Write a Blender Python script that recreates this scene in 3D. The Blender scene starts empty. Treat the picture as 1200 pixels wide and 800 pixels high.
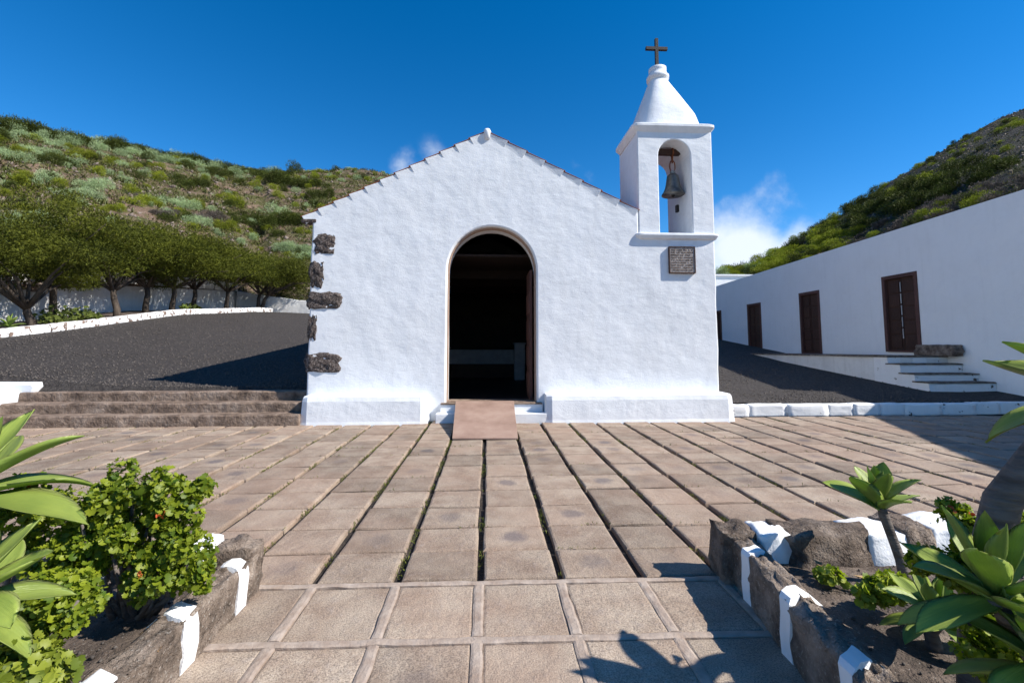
import bpy, bmesh, math, random
import numpy as np
from mathutils import Vector, Matrix, noise as mnoise
R = math.radians
random.seed(7); RNG = np.random.default_rng(11)
S = bpy.context.scene
COL = S.collection

# ------------------------------------------------------------------ camera, sky, sun, exposure
F, PPX, PPY, H = 533.33, 600.0, 361.0, 1.5          # pixels of the 1200x800 photograph
PITCH = math.atan(42 / F); YAW = math.atan(28 * math.cos(PITCH) / F)
cam_d = bpy.data.cameras.new('camera'); cam = bpy.data.objects.new('camera', cam_d); COL.objects.link(cam)
cam_d.sensor_width = 36; cam_d.lens = F * 36 / 1200; cam_d.shift_y = (PPY - 400) / 1200
cam_d.clip_start = 0.05; cam_d.clip_end = 3000
cam.location = (0, 0, H); cam.rotation_euler = (math.pi / 2 + PITCH, 0, -YAW)
S.camera = cam

SUN_EL, SUN_FRONT = R(41), R(18)                    # sun to the right, a little behind the camera
TO_SUN = Vector((math.cos(SUN_EL) * math.cos(SUN_FRONT), -math.cos(SUN_EL) * math.sin(SUN_FRONT), math.sin(SUN_EL)))
W = bpy.data.worlds.new('World'); S.world = W; W.use_nodes = True
wn, wl = W.node_tree.nodes, W.node_tree.links
wn.clear()
sky = wn.new('ShaderNodeTexSky'); sky.sky_type = 'NISHITA'; sky.sun_disc = False
sky.sun_elevation = SUN_EL; sky.sun_rotation = math.atan2(TO_SUN.x, TO_SUN.y)
sky.altitude = 2200; sky.air_density = 1.0; sky.dust_density = 0.05; sky.ozone_density = 2.0
hsv = wn.new('ShaderNodeHueSaturation'); hsv.inputs['Saturation'].default_value = 1.41; hsv.inputs['Value'].default_value = 0.58
hsv.inputs['Hue'].default_value = 0.501
bgn = wn.new('ShaderNodeBackground'); bgn.inputs['Strength'].default_value = 0.15
outw = wn.new('ShaderNodeOutputWorld')
wl.new(sky.outputs[0], hsv.inputs['Color'])

sun_d = bpy.data.lights.new('sun', 'SUN'); sun_d.energy = 3.7; sun_d.angle = R(0.5); sun_d.color = (1.0, 0.95, 0.87)
sun = bpy.data.objects.new('sun', sun_d); COL.objects.link(sun)
sun.rotation_euler = (-TO_SUN).to_track_quat('-Z', 'Y').to_euler(); sun.location = TO_SUN * 60
S.view_settings.view_transform = 'Standard'; S.view_settings.look = 'None'
S.view_settings.gamma = 1.0; S.view_settings.exposure = 1.13; S.view_settings.use_curve_mapping = False

# ------------------------------------------------------------------ pixel rays
_f = Vector((math.sin(YAW) * math.cos(PITCH), math.cos(YAW) * math.cos(PITCH), math.sin(PITCH)))
_r = Vector((math.cos(YAW), -math.sin(YAW), 0)); _u = _r.cross(_f)
CAM = Vector((0, 0, H))
def ray(u, v): return _f * F + _r * (u - PPX) - _u * (v - PPY)
def px(u, v, X=None, Y=None, Z=None):
    d = ray(u, v)
    k = (X - CAM.x) / d.x if X is not None else (Y - CAM.y) / d.y if Y is not None else (Z - CAM.z) / d.z
    return CAM + d * k
def proj(p):
    d = Vector(p) - CAM; w = d.dot(_f)
    return (PPX + F * d.dot(_r) / w, PPY - F * d.dot(_u) / w)

# clouds: soft puffs in the far sky, a few around the whole horizon
def wmath(op, a, b=None, c=None):
    n = wn.new('ShaderNodeMath'); n.operation = op
    for i, s in enumerate((a, b, c)):
        if s is None: continue
        if isinstance(s, (int, float)): n.inputs[i].default_value = s
        else: wl.new(s, n.inputs[i])
    return n.outputs[0]
tcw = wn.new('ShaderNodeTexCoord')
nz = wn.new('ShaderNodeTexNoise'); nz.inputs['Scale'].default_value = 6.5; nz.inputs['Detail'].default_value = 9; nz.inputs['Roughness'].default_value = 0.58
wl.new(tcw.outputs['Generated'], nz.inputs['Vector'])
dirs = [(ray(875, 300).normalized(), .085, 1.0), (ray(930, 305).normalized(), .07, .9), (ray(845, 275).normalized(), .05, .7), (ray(470, 192).normalized(), .03, .34), (ray(695, 205).normalized(), .04, .32),
        (ray(508, 178).normalized(), .028, .2), (ray(905, 245).normalized(), .05, .45)]
for a, e in ((70, 9), (120, 7), (165, 11), (215, 8), (262, 10), (300, 8)):
    dirs.append((Vector((math.sin(R(a)) * math.cos(R(e)), math.cos(R(a)) * math.cos(R(e)), math.sin(R(e)))), .13, .8))
mask = None
for d, rad, amp in dirs:
    vd = wn.new('ShaderNodeVectorMath'); vd.operation = 'DISTANCE'; vd.inputs[1].default_value = d
    wl.new(tcw.outputs['Generated'], vd.inputs[0])
    m = wmath('MULTIPLY', wmath('SUBTRACT', 1.0, wmath('DIVIDE', vd.outputs['Value'], rad * 1.7)), amp)
    mask = m if mask is None else wmath('MAXIMUM', mask, m)
dens = wmath('ADD', mask, wmath('MULTIPLY', wmath('SUBTRACT', nz.outputs[0], 0.5), 1.5))
mr = wn.new('ShaderNodeMapRange'); mr.interpolation_type = 'SMOOTHSTEP'; mr.clamp = True
mr.inputs['From Min'].default_value = 0.10; mr.inputs['From Max'].default_value = 0.75
wl.new(wmath('MULTIPLY', dens, wmath('GREATER_THAN', mask, 0.0)), mr.inputs['Value'])
fade = wn.new('ShaderNodeMapRange'); fade.interpolation_type = 'SMOOTHSTEP'; fade.inputs['From Max'].default_value = .18
wl.new(mask, fade.inputs['Value'])
cov = wmath('MULTIPLY', wmath('MULTIPLY', mr.outputs[0], fade.outputs[0]), 0.93)
cm = wn.new('ShaderNodeMixRGB'); cm.inputs[2].default_value = (2.9, 3.15, 3.5, 1)
wl.new(cov, cm.inputs[0]); wl.new(hsv.outputs[0], cm.inputs[1]); wl.new(cm.outputs[0], bgn.inputs[0]); wl.new(bgn.outputs[0], outw.inputs[0])

# ------------------------------------------------------------------ materials
MATS = {}
class NB:
    def __init__(s, name):
        s.m = bpy.data.materials.new(name); s.m.use_nodes = True
        s.n, s.l = s.m.node_tree.nodes, s.m.node_tree.links
        s.p = s.n['Principled BSDF']; s.p.inputs['Specular IOR Level'].default_value = 0.3
        MATS[name] = s.m; s.bump_out = None
    def link(s, a, b): s.l.new(a, b)
    def coord(s, kind='world'):
        if kind == 'world': return s.n.new('ShaderNodeNewGeometry').outputs['Position']
        tc = s.n.new('ShaderNodeTexCoord').outputs['Object']
        oi = s.n.new('ShaderNodeObjectInfo')
        v = s.n.new('ShaderNodeVectorMath'); v.operation = 'MULTIPLY_ADD'
        s.link(oi.outputs['Random'], v.inputs[0]); v.inputs[1].default_value = (37, 53, 71); s.link(tc, v.inputs[2])
        return v.outputs[0]
    def noise(s, co, scale, detail=4, rough=.55, w=None, stretch=None):
        if stretch:
            mp = s.n.new('ShaderNodeMapping'); mp.inputs['Scale'].default_value = stretch; s.link(co, mp.inputs[0]); co = mp.outputs[0]
        t = s.n.new('ShaderNodeTexNoise'); t.inputs['Scale'].default_value = scale; t.inputs['Detail'].default_value = detail
        t.inputs['Roughness'].default_value = rough; s.link(co, t.inputs['Vector']); return t.outputs[0]
    def voro(s, co, scale, feat='F1'):
        t = s.n.new('ShaderNodeTexVoronoi'); t.inputs['Scale'].default_value = scale; t.feature = feat; s.link(co, t.inputs['Vector']); return t.outputs[0]
    def ramp(s, fac, stops, interp='LINEAR'):
        r = s.n.new('ShaderNodeValToRGB'); r.color_ramp.interpolation = interp; e = r.color_ramp.elements
        while len(e) < len(stops): e.new(.5)
        for i, (p, c) in enumerate(stops):
            e[i].position = p
            e[i].color = (*c, 1) if isinstance(c, (tuple, list)) else (c, c, c, 1)
        s.link(fac, r.inputs[0]); return r.outputs[0]
    def mix(s, fac, a, b, mode='MIX'):
        m = s.n.new('ShaderNodeMixRGB'); m.blend_type = mode
        for i, v in enumerate((fac, a, b)):
            if isinstance(v, (int, float)): m.inputs[i].default_value = v if i == 0 else (v, v, v, 1)
            elif isinstance(v, tuple): m.inputs[i].default_value = (*v, 1)
            else: s.link(v, m.inputs[i])
        return m.outputs[0]
    def math(s, op, a, b=0.0):
        m = s.n.new('ShaderNodeMath'); m.operation = op
        for i, v in enumerate((a, b)):
            if isinstance(v, (int, float)): m.inputs[i].default_value = v
            else: s.link(v, m.inputs[i])
        return m.outputs[0]
    def rand(s): return s.n.new('ShaderNodeObjectInfo').outputs['Random']
    def attr(s, name):
        a = s.n.new('ShaderNodeAttribute'); a.attribute_name = name; return a.outputs['Fac']
    def bump(s, h, dist, strength=1.0):
        b = s.n.new('ShaderNodeBump'); b.inputs['Distance'].default_value = dist; b.inputs['Strength'].default_value = strength
        s.link(h, b.inputs['Height'])
        if s.bump_out is not None: s.link(s.bump_out, b.inputs['Normal'])
        s.bump_out = b.outputs[0]
    def done(s, col, rough=.85, spec=.3):
        if isinstance(col, tuple): s.p.inputs['Base Color'].default_value = (*col, 1)
        else: s.link(col, s.p.inputs['Base Color'])
        s.p.inputs['Roughness'].default_value = rough; s.p.inputs['Specular IOR Level'].default_value = spec
        if s.bump_out is not None: s.link(s.bump_out, s.p.inputs['Normal'])
        return s.m

def m_whitewash(name, base=(.755, .77, .79), lump=.017, grit=.0035, dirt=.34, patches=0, patch_col=(.14, .10, .08)):
    b = NB(name); co = b.coord()
    n1 = b.noise(co, 1.3, 5, .6); n2 = b.noise(co, 7, 5, .6); n3 = b.noise(co, 55, 4, .6)
    c = b.mix(b.math('MULTIPLY', b.ramp(n1, [(.42, 0.0), (.75, 1.0)]), dirt), base, tuple(x * .80 for x in (base[0], base[1] * .99, base[2] * .97)))
    c = b.mix(b.math('MULTIPLY', b.ramp(n2, [(.5, 0.0), (.8, 1.0)]), dirt * .6), c, tuple(x * .72 for x in base))
    dr_ = b.ramp(b.noise(co, 2.2, 5, .6, stretch=(3, 3, .35)), [(.52, 0.0), (.72, 1.0)])
    c = b.mix(b.math('MULTIPLY', dr_, dirt * .55), c, tuple(x * .66 for x in (base[0], base[1] * .98, base[2] * .95)))
    if patches:
        pm = b.ramp(b.noise(co, 4.5, 6, .65), [(patches, 1.0), (patches + .03, 0.0)])
        c = b.mix(pm, c, b.mix(n3, patch_col, tuple(x * 2.2 for x in patch_col)))
        b.bump(pm, -.012)
    b.bump(b.noise(co, 1.7, 2, .5), lump * 1.6)
    b.bump(b.noise(co, 7, 5, .6, stretch=(1, 1, 1.6)), lump * .40)
    b.bump(n3, grit)
    return b.done(c, .9, .2)
m_whitewash('whitewash'); m_whitewash('whitewash_smooth', (.86, .86, .855), lump=.015, grit=.003, dirt=.2)
m_whitewash('whitewash_old', (.74, .73, .71), lump=.03, grit=.006, dirt=.6, patches=.27)
m_whitewash('whitewash_kerb', (.80, .80, .80), lump=.02, grit=.006, dirt=.4, patches=.425)
m_whitewash('whitewash_step', (.80, .80, .80), lump=.02, grit=.006, dirt=.3, patches=.33, patch_col=(.07, .05, .04))
m_whitewash('white_mortar', (.80, .80, .80), lump=.012, grit=.004, dirt=.3, patches=.30)

def m_tile(name, a=(.350, .275, .208), bcol=(.240, .168, .120), speck=.55):
    b = NB(name); co = b.coord('obj'); tc = b.n.new('ShaderNodeTexCoord').outputs['Object']
    n1 = b.noise(co, 4, 6, .65); n2 = b.noise(co, 130, 3, .7); n3 = b.noise(co, 16, 5, .65)
    c = b.mix(b.ramp(n1, [(.40, 0.0), (.62, 1.0)]), a, bcol)
    c = b.mix(b.math('MULTIPLY', b.ramp(n3, [(.52, 0.0), (.75, 1.0)]), .5), c, (.43, .37, .32))
    c = b.mix(b.math('MULTIPLY', b.ramp(n2, [(.38, 1.0), (.55, 0.0)]), speck), c, (.055, .045, .04))
    c = b.mix(b.math('MULTIPLY', b.ramp(n2, [(.58, 0.0), (.72, 1.0)]), speck * .8), c, (.42, .39, .36))
    # worn dark oval in the middle of some tiles
    ln = b.n.new('ShaderNodeVectorMath'); ln.operation = 'LENGTH'
    ad = b.n.new('ShaderNodeVectorMath'); ad.operation = 'MULTIPLY'; ad.inputs[1].default_value = (1, 1, 0); b.link(tc, ad.inputs[0]); b.link(ad.outputs[0], ln.inputs[0])
    dist = b.math('ADD', ln.outputs['Value'], b.math('MULTIPLY', b.math('SUBTRACT', b.noise(co, 12, 4), .5), .12))
    rr = b.rand(); some = b.ramp(b.math('FRACT', b.math('MULTIPLY', rr, 17.3)), [(.62, 0.0), (.95, 1.0)])
    oval = b.math('MULTIPLY', b.ramp(dist, [(.06, 1.0), (.13, 0.0)]), some)
    c = b.mix(b.math('MULTIPLY', oval, .88), c, b.mix(n2, (.05, .04, .045), (.20, .17, .16)))
    # paler worn border
    hs = b.mix(1.0, c, b.ramp(rr, [(0, .78), (.5, 1.0), (1, 1.18)]), 'MULTIPLY')
    big = b.noise(b.coord(), .7, 3)
    hs = b.mix(b.math('MULTIPLY', b.ramp(big, [(.45, 0.0), (.65, 1.0)]), .45), hs, (.33, .225, .165))
    b.bump(n1, .01); b.bump(n3, .008); b.bump(n2, .0035)
    return b.done(hs, .82, .3)
m_tile('paving_stone'); m_tile('path_stone', (.40, .32, .245), (.29, .21, .152), .6)

def m_simple(name, stops, scale=6, detail=5, rough=.85, bumps=((40, .004),), coord='obj', randv=(.85, 1.15), spec=.3, speck=None, stretch=None):
    b = NB(name); co = b.coord(coord)
    c = b.ramp(b.noise(co, scale, detail, .62, stretch=stretch), stops)
    if speck:
        sc, th, colr, am = speck
        c = b.mix(b.math('MULTIPLY', b.ramp(b.noise(co, sc, 2, .6), [(th, 0.0), (th + .07, 1.0)]), am), c, colr)
    if randv: c = b.mix(1.0, c, b.ramp(b.rand(), [(0, randv[0]), (1, randv[1])]), 'MULTIPLY')
    for s_, d_ in bumps: b.bump(b.noise(co, s_, 4, .6, stretch=stretch), d_)
    return b.done(c, rough, spec)
m_simple('mortar', [(.3, (.27, .20, .155)), (.7, (.41, .34, .285))], 9, bumps=((30, .008), (150, .003)), coord='world', randv=None)
m_simple('joint_soil', [(.35, (.025, .022, .02)), (.6, (.07, .055, .045)), (.75, (.11, .09, .07))], 14, bumps=((60, .02), (15, .03)), coord='world', randv=None, speck=(170, .66, (.35, .33, .3), .7))
m_simple('volcanic_gravel', [(.3, (.026, .022, .021)), (.5, (.055, .047, .043)), (.75, (.105, .09, .08))], 14, 10, bumps=((14, .09), (50, .04)), coord='world', randv=None, speck=(40, .62, (.15, .13, .12), .7))
m_simple('planter_earth', [(.3, (.045, .035, .029)), (.52, (.11, .083, .066)), (.72, (.21, .165, .135))], 5, 8, bumps=((14, .03), (70, .015)), coord='world', randv=None, speck=(110, .66, (.42, .40, .37), .8))
m_simple('lava_rock', [(.28, (.04, .029, .023)), (.46, (.155, .115, .088)), (.72, (.36, .29, .235))], 7, 9, bumps=((9, .06), (28, .035), (80, .015)), speck=(75, .66, (.45, .42, .4), .6))
m_simple('kerb_rock', [(.28, (.05, .038, .03)), (.48, (.19, .145, .112)), (.72, (.37, .30, .245))], 7, 9, bumps=((9, .05), (30, .03), (90, .014)), speck=(60, .60, (.46, .41, .36), .55))
m_simple('quoin_rock', [(.34, (.018, .014, .013)), (.5, (.07, .052, .045)), (.7, (.24, .20, .18))], 26, 6, bumps=((40, .03),), speck=(70, .62, (.45, .42, .4), .6))
m_simple('step_stone', [(.3, (.05, .033, .024)), (.48, (.19, .135, .10)), (.75, (.34, .265, .21))], 4, 9, bumps=((5, .05), (18, .03), (50, .012)), coord='world', randv=None)
m_simple('roof_tile', [(.3, (.26, .085, .045)), (.7, (.42, .17, .09))], 7, bumps=((40, .004),))
m_simple('dark_wood', [(.3, (.030, .014, .010)), (.7, (.075, .034, .024))], 5, bumps=((20, .004),), stretch=(14, 14, 1), rough=.6)
m_simple('frame_wood', [(.3, (.070, .032, .026)), (.7, (.13, .062, .05))], 5, bumps=((20, .004),), stretch=(14, 14, 1), rough=.65)
m_simple('dimmed_beam', [(.3, (.010, .006, .005)), (.7, (.022, .013, .010))], 5, rough=.8)  # darkened wood, the ceiling's shade put into its colour
m_simple('jamb_wood', [(.3, (.30, .20, .15)), (.7, (.44, .32, .25))], 5, bumps=((20, .003),), stretch=(10, 10, 1), rough=.7)
m_simple('ramp_board', [(.3, (.20, .125, .095)), (.55, (.27, .18, .14)), (.8, (.34, .25, .20))], 2.2, 7, bumps=((60, .003),), rough=.8, speck=(90, .62, (.42, .36, .32), .4))
m_simple('iron', [(.3, (.012, .010, .010)), (.7, (.035, .026, .022))], 12, bumps=((50, .004),), rough=.55)
m_simple('rusty_iron', [(.3, (.10, .028, .012)), (.7, (.22, .075, .03))], 14, bumps=((50, .004),), rough=.8)
b = NB('bronze'); co = b.coord('obj')
b.p.inputs['Metallic'].default_value = .75; b.bump(b.noise(co, 30, 3), .003)
b.done(b.ramp(b.noise(co, 7, 5), [(.35, (.10, .095, .085)), (.7, (.26, .25, .225))]), .5)
m_simple('plaque_stone', [(.35, (.22, .19, .17)), (.6, (.38, .34, .32))], 18, 5, bumps=((45, .01),), speck=(60, .60, (.05, .04, .035), .8))
m_simple('dimmed_nave_plaster', [(.3, (.030, .027, .026)), (.7, (.05, .045, .043))], 2, coord='world', randv=None)  # near-black plaster carries the nave's gloom in its colour
m_simple('dimmed_nave_floor', [(.3, (.012, .009, .008)), (.7, (.022, .017, .014))], 3, coord='world', randv=None, rough=.5)  # floor darkened to paint in the unlit interior
m_simple('dimmed_cloth', [(.3, (.26, .27, .30)), (.7, (.34, .35, .38))], 5)  # cloth greyed so its colour holds the interior's dimness
m_simple('felt_and_slit_light', [(.3, (.34, .33, .32)), (.7, (.5, .49, .48))], 2, coord='world', randv=None)
m_simple('ground_soil', [(.3, (.10, .075, .055)), (.7, (.20, .15, .11))], .3, coord='world', randv=None, bumps=((2, .1),))
m_simple('bark', [(.3, (.030, .022, .017)), (.7, (.10, .078, .06))], 8, bumps=((20, .02),), stretch=(1, 1, .3))
m_simple('agave_trunk', [(.3, (.08, .065, .055)), (.7, (.20, .17, .15))], 6, bumps=((12, .012),), stretch=(1, 1, 5))
m_simple('dry_leaf', [(.3, (.20, .11, .05)), (.7, (.42, .28, .14))], 8)
m_simple('moss', [(.3, (.06, .085, .012)), (.7, (.20, .215, .035))], 3, coord='world', randv=None, bumps=())

b = NB('hill_soil'); co = b.coord()
n1 = b.noise(co, .07, 6, .65); n2 = b.noise(co, .6, 6, .7); n3 = b.noise(co, 3.5, 4, .7)
c = b.mix(b.ramp(n1, [(.4, 0.0), (.6, 1.0)]), (.20, .135, .10), (.13, .09, .066))
c = b.mix(b.ramp(n2, [(.42, 0.0), (.56, 1.0)]), c, (.075, .075, .028))
c = b.mix(b.math('MULTIPLY', b.ramp(n3, [(.55, 0.0), (.7, 1.0)]), .7), c, (.30, .225, .18))
b.bump(n2, .5); b.bump(n3, .15); b.done(c, .95, .1)
b = NB('hill_scree'); co = b.coord()
n2 = b.noise(co, .5, 6, .7); n3 = b.noise(co, 3, 5, .7)
c = b.ramp(n3, [(.35, (.022, .021, .02)), (.55, (.055, .052, .047)), (.75, (.12, .11, .10))])
c = b.mix(b.ramp(n2, [(.5, 0.0), (.66, 1.0)]), c, (.060, .065, .022))
b.bump(n2, .5); b.bump(n3, .25); b.done(c, .95, .1)

def m_leaf(name, dark, light, trans=.25, rough=.55, spec=.35, big=0, edge=None):
    b = NB(name); v = b.attr('var'); co = b.coord('obj')
    f = b.math('ADD', b.math('MULTIPLY', v, .7), b.math('MULTIPLY', b.noise(co, 3 if not big else big, 3), .5))
    c = b.ramp(f, [(.2, dark), (.85, light)])
    c = b.mix(1.0, c, b.ramp(b.rand(), [(0, .82), (1, 1.18)]), 'MULTIPLY')
    if edge:
        e = b.attr('edge'); c = b.mix(b.ramp(e, [(.82, 0.0), (1.0, 1.0)]), c, edge)
    if big: b.bump(b.noise(co, 14, 3, stretch=(.3, 4, 1)), .003)
    m = b.done(c, rough, spec)
    if trans:
        tr = b.n.new('ShaderNodeBsdfTranslucent'); mx = b.n.new('ShaderNodeMixShader'); mx.inputs[0].default_value = trans
        tcx = b.mix(1.0, c, (1.25, 1.45, .55), 'MULTIPLY'); b.link(tcx, tr.inputs[0])
        out = b.n['Material Output']; b.link(b.p.outputs[0], mx.inputs[1]); b.link(tr.outputs[0], mx.inputs[2]); b.link(mx.outputs[0], out.inputs[0])
    return m
m_leaf('agave_leaf', (.13, .21, .05), (.36, .43, .085), .34, .42, .4, big=4, edge=(.34, .38, .13))
m_leaf('geranium_leaf', (.060, .115, .008), (.26, .305, .02), .35, .5)
m_leaf('sedum_leaf', (.085, .13, .012), (.27, .31, .03), .3, .5)
m_leaf('juniper_leaf', (.012, .023, .002), (.155, .17, .016), .08, .7, .2)
m_leaf('spurge_leaf', (.17, .25, .10), (.46, .57, .32), .1, .75, .2)
m_leaf('shrub_leaf', (.018, .030, .005), (.085, .105, .018), .12, .75, .2)
m_leaf('fresh_leaf', (.075, .11, .010), (.32, .35, .03), .2, .7, .2)
m_leaf('dead_twig', (.075, .062, .055), (.19, .16, .14), 0, .9, .1)
m_leaf('petal', (.42, .05, .02), (.62, .14, .05), .2, .5)

# ------------------------------------------------------------------ mesh helpers
def setp(o, label=None, category=None, group=None, kind=None):
    if label: o['label'] = label
    if category: o['category'] = category
    if group: o['group'] = group
    if kind: o['kind'] = kind
    return o
def empty(name, loc=(0, 0, 0), **k):
    o = bpy.data.objects.new(name, None); o.empty_display_size = .2; COL.objects.link(o); o.location = loc
    return setp(o, **k)
def link_mesh(name, me, mat, parent=None, loc=None, rot=None, scale=None, **k):
    o = bpy.data.objects.new(name, me); COL.objects.link(o)
    if mat and not me.materials: me.materials.append(MATS[mat])
    if parent: o.parent = parent
    if loc is not None: o.location = loc
    if rot is not None: o.rotation_euler = rot
    if scale is not None: o.scale = scale if isinstance(scale, (tuple, list)) else (scale,) * 3
    return setp(o, **k)
def mk(V, Fc, smooth=False, name='mesh', attrs=None):
    me = bpy.data.meshes.new(name)
    me.from_pydata([tuple(v) for v in V], [], [tuple(f) for f in Fc])
    if smooth: me.polygons.foreach_set('use_smooth', [True] * len(me.polygons))
    for k, a in (attrs or {}).items():
        at = me.attributes.new(k, 'FLOAT', 'POINT'); at.data.foreach_set('value', np.asarray(a, dtype=np.float32))
    me.update(); return me
def np_mesh(V, T, smooth=False, attrs=None, name='mesh'):
    """V (n,3), T (m,k) equal-sized faces"""
    V = np.asarray(V, np.float32); T = np.asarray(T, np.int32); k = T.shape[1]
    me = bpy.data.meshes.new(name)
    me.vertices.add(len(V)); me.vertices.foreach_set('co', V.ravel())
    me.loops.add(T.size); me.loops.foreach_set('vertex_index', T.ravel())
    me.polygons.add(len(T)); me.polygons.foreach_set('loop_start', np.arange(0, T.size, k, dtype=np.int32))
    if smooth: me.polygons.foreach_set('use_smooth', np.ones(len(T), bool))
    for kk, a in (attrs or {}).items():
        at = me.attributes.new(kk, 'FLOAT', 'POINT'); at.data.foreach_set('value', np.asarray(a, dtype=np.float32))
    me.update(calc_edges=True); me.validate(); return me
class MB:
    def __init__(s): s.v, s.f = [], []
    def add(s, V, Fc):
        o = len(s.v); s.v += [tuple(v) for v in V]; s.f += [tuple(i + o for i in f) for f in Fc]; return s
    def box(s, x0, x1, y0, y1, z0, z1):
        return s.add([(x0, y0, z0), (x1, y0, z0), (x1, y1, z0), (x0, y1, z0), (x0, y0, z1), (x1, y0, z1), (x1, y1, z1), (x0, y1, z1)],
                     [(0, 3, 2, 1), (4, 5, 6, 7), (0, 1, 5, 4), (1, 2, 6, 5), (2, 3, 7, 6), (3, 0, 4, 7)])
    def tube(s, pts, rad, n=8, cap=True):
        pts = [Vector(p) for p in pts]; rings = []
        for i, p in enumerate(pts):
            t = (pts[min(i + 1, len(pts) - 1)] - pts[max(i - 1, 0)]).normalized()
            a = t.cross(Vector((0.31, .95, .1))); a.normalize(); bb = t.cross(a)
            r = rad[i] if isinstance(rad, (list, tuple)) else rad
            rings.append([p + (a * math.cos(2 * math.pi * k / n) + bb * math.sin(2 * math.pi * k / n)) * r for k in range(n)])
        return s.rings(rings, cap)
    def rings(s, rings, cap=True, close=False):
        n = len(rings[0]); V = [v for r in rings for v in r]; Fc = []
        m = len(rings)
        for i in range(m if close else m - 1):
            j = (i + 1) % m
            for k in range(n):
                q = (k + 1) % n; Fc.append((i * n + k, i * n + q, j * n + q, j * n + k))
        if cap and not close: Fc += [tuple(range(n - 1, -1, -1)), tuple((m - 1) * n + k for k in range(n))]
        return s.add(V, Fc)
    def mesh(s, smooth=False):
        me = mk(s.v, s.f, smooth)
        bm = bmesh.new(); bm.from_mesh(me); bmesh.ops.recalc_face_normals(bm, faces=bm.faces); bm.to_mesh(me); bm.free()
        return me
    def obj(s, name, mat, parent=None, smooth=False, bevel=0, **k):
        me = s.mesh(smooth)
        if bevel:
            bm = bmesh.new(); bm.from_mesh(me)
            bmesh.ops.bevel(bm, geom=[e for e in bm.edges], offset=bevel, segments=2, affect='EDGES', profile=.6, clamp_overlap=True)
            bm.to_mesh(me); bm.free()
        return link_mesh(name, me, mat, parent, **k)
def densify(pts, step, wob=0, seed=0):
    out = []
    for i in range(len(pts)):
        a, c = Vector(pts[i]), Vector(pts[(i + 1) % len(pts)]); n = max(1, int((c - a).length / step))
        for k in range(n):
            p = a.lerp(c, k / n)
            if wob:
                q = mnoise.noise_vector(Vector((p.x * 2.3 + seed, p.y * 2.3, seed * .7)))
                p = Vector((p.x + q.x * wob, p.y + q.y * wob))
            out.append(p)
    return out
def slab(mb, outline, y0, y1, r=.03):
    """outline in (x,z), extruded from front y0 to back y1, the front edge rounded"""
    pts = [Vector(p) for p in outline]; n = len(pts)
    area = sum(pts[i].x * pts[(i + 1) % n].y - pts[(i + 1) % n].x * pts[i].y for i in range(n))
    if area < 0: pts.reverse()
    nor = []
    for i in range(n):
        e1 = pts[i] - pts[i - 1]; e2 = pts[(i + 1) % n] - pts[i]
        n1 = Vector((-e1.y, e1.x)).normalized() if e1.length else Vector((0, 0)); n2 = Vector((-e2.y, e2.x)).normalized() if e2.length else Vector((0, 0))
        q = n1 + n2; q = q.normalized() if q.length > 1e-5 else n1
        nor.append(q / max(.5, q.dot(n1)))
    rings = []
    for off, y in ((r, y0), (r * .3, y0 + r * .3), (0, y0 + r), (0, y1)):
        rings.append([(p.x + m.x * off, y, p.y + m.y * off) for p, m in zip(pts, nor)])
    return mb.rings(rings)
def sq_ring(cx, cy, z, hx, hy, p, n=40):
    out = []
    for k in range(n):
        a = 2 * math.pi * (k + .5) / n; c, s_ = math.cos(a), math.sin(a)
        out.append((cx + hx * math.copysign(abs(c) ** (2 / p), c), cy + hy * math.copysign(abs(s_) ** (2 / p), s_), z))
    return out
def rough_stone(sx, sy, sz, seed, amp=.12, cuts=5, roundness=.35, freq=3.0):
    bm = bmesh.new(); bmesh.ops.create_cube(bm, size=1); bmesh.ops.subdivide_edges(bm, edges=bm.edges[:], cuts=cuts, use_grid_fill=True)
    for v in bm.verts:
        c = v.co.copy(); sph = c.normalized() * .62
        c = c.lerp(sph, roundness)
        q = mnoise.noise_vector(c * freq + Vector((seed * 3.7, seed * 1.3, seed * 9.1))) * amp + mnoise.noise_vector(c * freq * 3 + Vector((seed, 5, 2))) * amp * .4
        v.co = Vector(((c.x + q.x) * sx, (c.y + q.y) * sy, (c.z + q.z) * sz))
    me = bpy.data.meshes.new('stone'); bm.to_mesh(me); bm.free()
    me.polygons.foreach_set('use_smooth', [True] * len(me.polygons)); return me
def rot_mats(n, tilt_dirs=None):
    q = RNG.normal(size=(n, 4)); q /= np.linalg.norm(q, axis=1)[:, None]; w, x, y, z = q.T
    return np.stack([np.stack([1 - 2 * (y * y + z * z), 2 * (x * y - z * w), 2 * (x * z + y * w)], -1),
                     np.stack([2 * (x * y + z * w), 1 - 2 * (x * x + z * z), 2 * (y * z - x * w)], -1),
                     np.stack([2 * (x * z - y * w), 2 * (y * z + x * w), 1 - 2 * (x * x + y * y)], -1)], 1)
def frames(dirs):
    """rotation whose local +X follows each direction, random roll"""
    d = dirs / np.linalg.norm(dirs, axis=1)[:, None]
    r = RNG.normal(size=d.shape); a = np.cross(d, r); a /= np.linalg.norm(a, axis=1)[:, None]; c = np.cross(d, a)
    return np.stack([d, a, c], 2)
def scatter(tv, tf, mats, pos, size, var=None):
    n = len(pos); tv = np.asarray(tv); tf = np.asarray(tf)
    size = np.asarray(size)
    V = np.einsum('nij,kj->nki', mats, tv) * size[:, None, None] + pos[:, None, :]
    T = (tf[None] + (np.arange(n) * len(tv))[:, None, None]).reshape(-1, tf.shape[1])
    var = RNG.random(n) if var is None else var
    return V.reshape(-1, 3), T, np.repeat(var, len(tv))
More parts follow.
